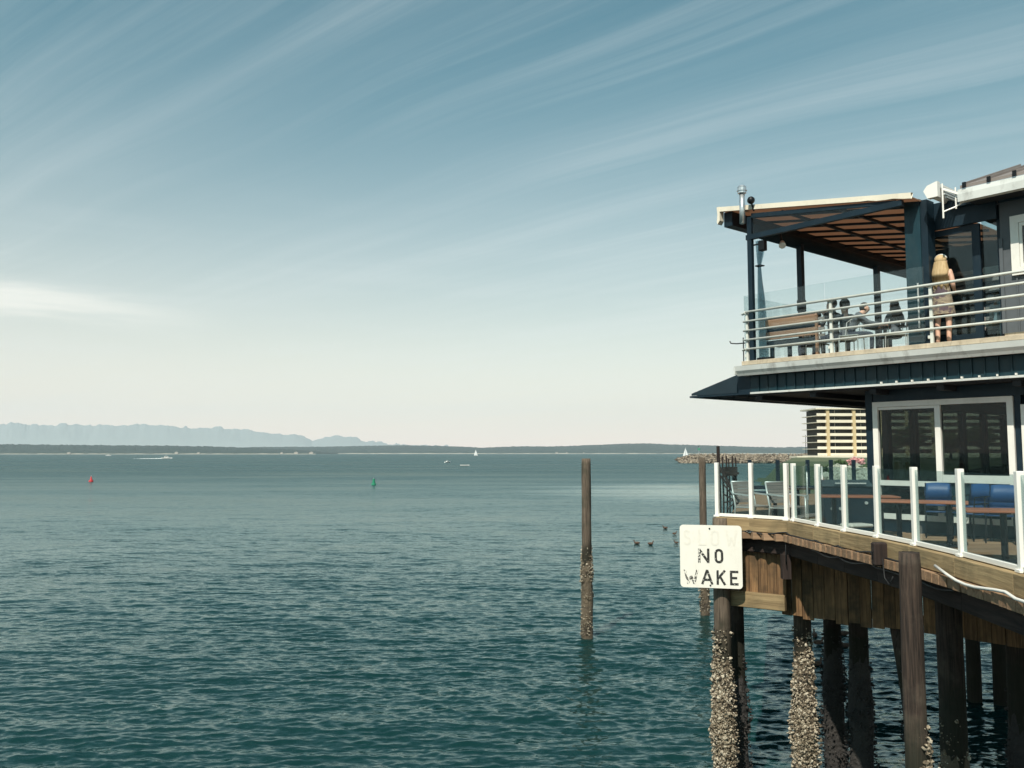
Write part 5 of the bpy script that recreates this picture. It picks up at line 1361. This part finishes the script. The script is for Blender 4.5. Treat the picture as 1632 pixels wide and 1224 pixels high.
    for sx in (-1, 1): ey.ball((hd.x + sx * .034, hd.y + .082, hd.z - .005), .012, .008, .009, 8, 6)
    part(root, 'eyes', ey, 'black', True, local=True)
    er = MB()
    for sx in (-1, 1): er.ball((hd.x + sx * .094, hd.y, hd.z - .02), .014, .024, .034, 8, 6)
    part(root, 'ears', er, 'skin', True, local=True)
    if hat:
        part(root, 'cap', MB().tube([(hd.x, hd.y - .01, hd.z + .03), (hd.x, hd.y - .015, hd.z + .10), (hd.x, hd.y - .02, hd.z + .15), (hd.x, hd.y - .02, hd.z + .19)], [.112, .11, .075, .04], 16), 'cloth_dark', True, local=True)
    return root, J
casual = {'yoke': 'cloth_grey', 'top': 'cloth_grey', 'neck': 'skin', 'sleeve': 'cloth_grey', 'forearm': 'cloth_grey', 'bottom': 'denim', 'thigh': 'denim', 'shin': 'denim', 'shoe': 'black'}
dark = {'yoke': 'cloth_dark', 'top': 'cloth_dark', 'neck': 'cloth_dark', 'sleeve': 'cloth_dark', 'forearm': 'skin', 'bottom': 'denim', 'thigh': 'denim', 'shin': 'denim', 'shoe': 'black'}
summer = {'yoke': 'skin', 'top': 'dress', 'neck': 'skin', 'sleeve': 'skin', 'forearm': 'skin', 'bottom': 'dress', 'thigh': 'skin', 'shin': 'skin', 'shoe': 'black'}
# the blonde woman by the screen, back to the camera
GRP = 'guests on the upper deck'
wr, J = person('long-haired blonde person in a patterned dress standing with back turned at the upper railing', 4.13, .72, DK, R(8), STAND, {'wristR': (.16, .20, 1.04), 'wristL': (-.15, .22, 1.02)}, summer, 'blond', 1.03, GRP, long_hair=.46)
sk = MB(); rows = []
for j in range(7):
    f = j / 6; z_ = 1.10 - f * .52; wd = .135 + .075 * f; dp = .105 + .06 * f
    for k in range(28): a = k * math.pi * 2 / 28; w_ = 1 + .05 * f * math.sin(a * 7); sk.v.append((wd * math.cos(a) * w_, dp * math.sin(a) * w_, z_))
for j in range(6):
    for k in range(28): sk.f.append((j * 28 + k, j * 28 + (k + 1) % 28, (j + 1) * 28 + (k + 1) % 28, (j + 1) * 28 + k))
part(wr, 'skirt', sk, 'dress', True, local=True)
sg = MB().tube([(J['head'].x + .105 * math.cos(R(a)), J['head'].y - .005, J['head'].z + .03 + .100 * math.sin(R(a))) for a in range(10, 171, 16)], .013, 6)
part(wr, 'sunglasses', sg, 'alu', True, local=True)
# diners
person('seated diner in a tall dark cap behind the railing post of the upper deck', 1.62, 1.70, DK, R(40), SIT, {'wristR': (.10, .34, .86)}, casual, 'dark', 1.0, GRP, hat=True)
person('seated diner in profile half hidden by the second railing post', 1.38, 1.60, DK, R(75), SIT, {'wristR': (.05, .26, 1.02), 'elbowR': (.20, .14, .78)}, dark, 'dark', 1.06, GRP)
person('hunched seated diner in a grey top reaching out an arm', 2.05, 1.16, DK, R(-62), SIT, {'chest': (0, .14, .86), 'neck': (0, .24, .97), 'jaw': (0, .29, 1.02), 'head': (0, .30, 1.09), 'crown': (0, .29, 1.15), 'shoulderR': (.165, .14, .93), 'shoulderL': (-.165, .14, .93),
       'wristR': (.12, .62, .70), 'elbowR': (.22, .36, .74), 'wristL': (-.10, .58, .72), 'elbowL': (-.22, .32, .74)}, casual, 'dark', .95, GRP)
person('seated diner with long dark hair facing left on the upper deck', 2.72, 1.72, DK, R(60), SIT, {}, casual, 'dark', .90, GRP, long_hair=.30)
person('broad seated diner in black beside the wide awning post', 3.13, 1.92, DK, R(20), SIT, {'shoulderR': (.20, 0, .98), 'shoulderL': (-.20, 0, .98)}, dark, 'dark', .88, GRP)
person('seated guest with dark hair just behind the wooden bench', .86, 1.85, DK, R(100), SIT, {}, dark, 'dark', .92, GRP)
person('seated guest in white half hidden beside the upper wall corner', 4.72, 1.75, DK, R(-20), SIT, {'kneeR': (.16, .40, .50), 'ankleR': (.20, .36, .08)}, {'yoke': 'cloth_white', 'top': 'cloth_white', 'neck': 'skin', 'sleeve': 'cloth_white', 'forearm': 'skin', 'bottom': 'denim', 'thigh': 'denim', 'shin': 'skin', 'shoe': 'black'}, 'dark', .85, GRP)
wire_chair(.86, 1.83, R(100), 'metal chair under the guest just behind the wooden bench')
wire_chair(1.38, 1.58, R(75), 'metal chair under the diner hidden by the second railing post')
wire_chair(4.72, 1.73, R(-20), 'metal chair beside the upper wall corner under the guest in white')

# ------------------------------------------------------------------ haze over the bay
hz = bpy.data.materials.new('bay_haze'); hz.use_nodes = True
t = NT(hz.node_tree)
pv = t.node('ShaderNodeVolumePrincipled', None, Color=(.85, .93, 1.0, 1), Density=3.4e-5, Anisotropy=.0)
t.node('ShaderNodeOutputMaterial', None, Volume=pv.outputs[0])
hb = solo('haze', MB().box(-34000, 34000, -29000, 29000, -2.5, 1500), hz, kind='stuff')
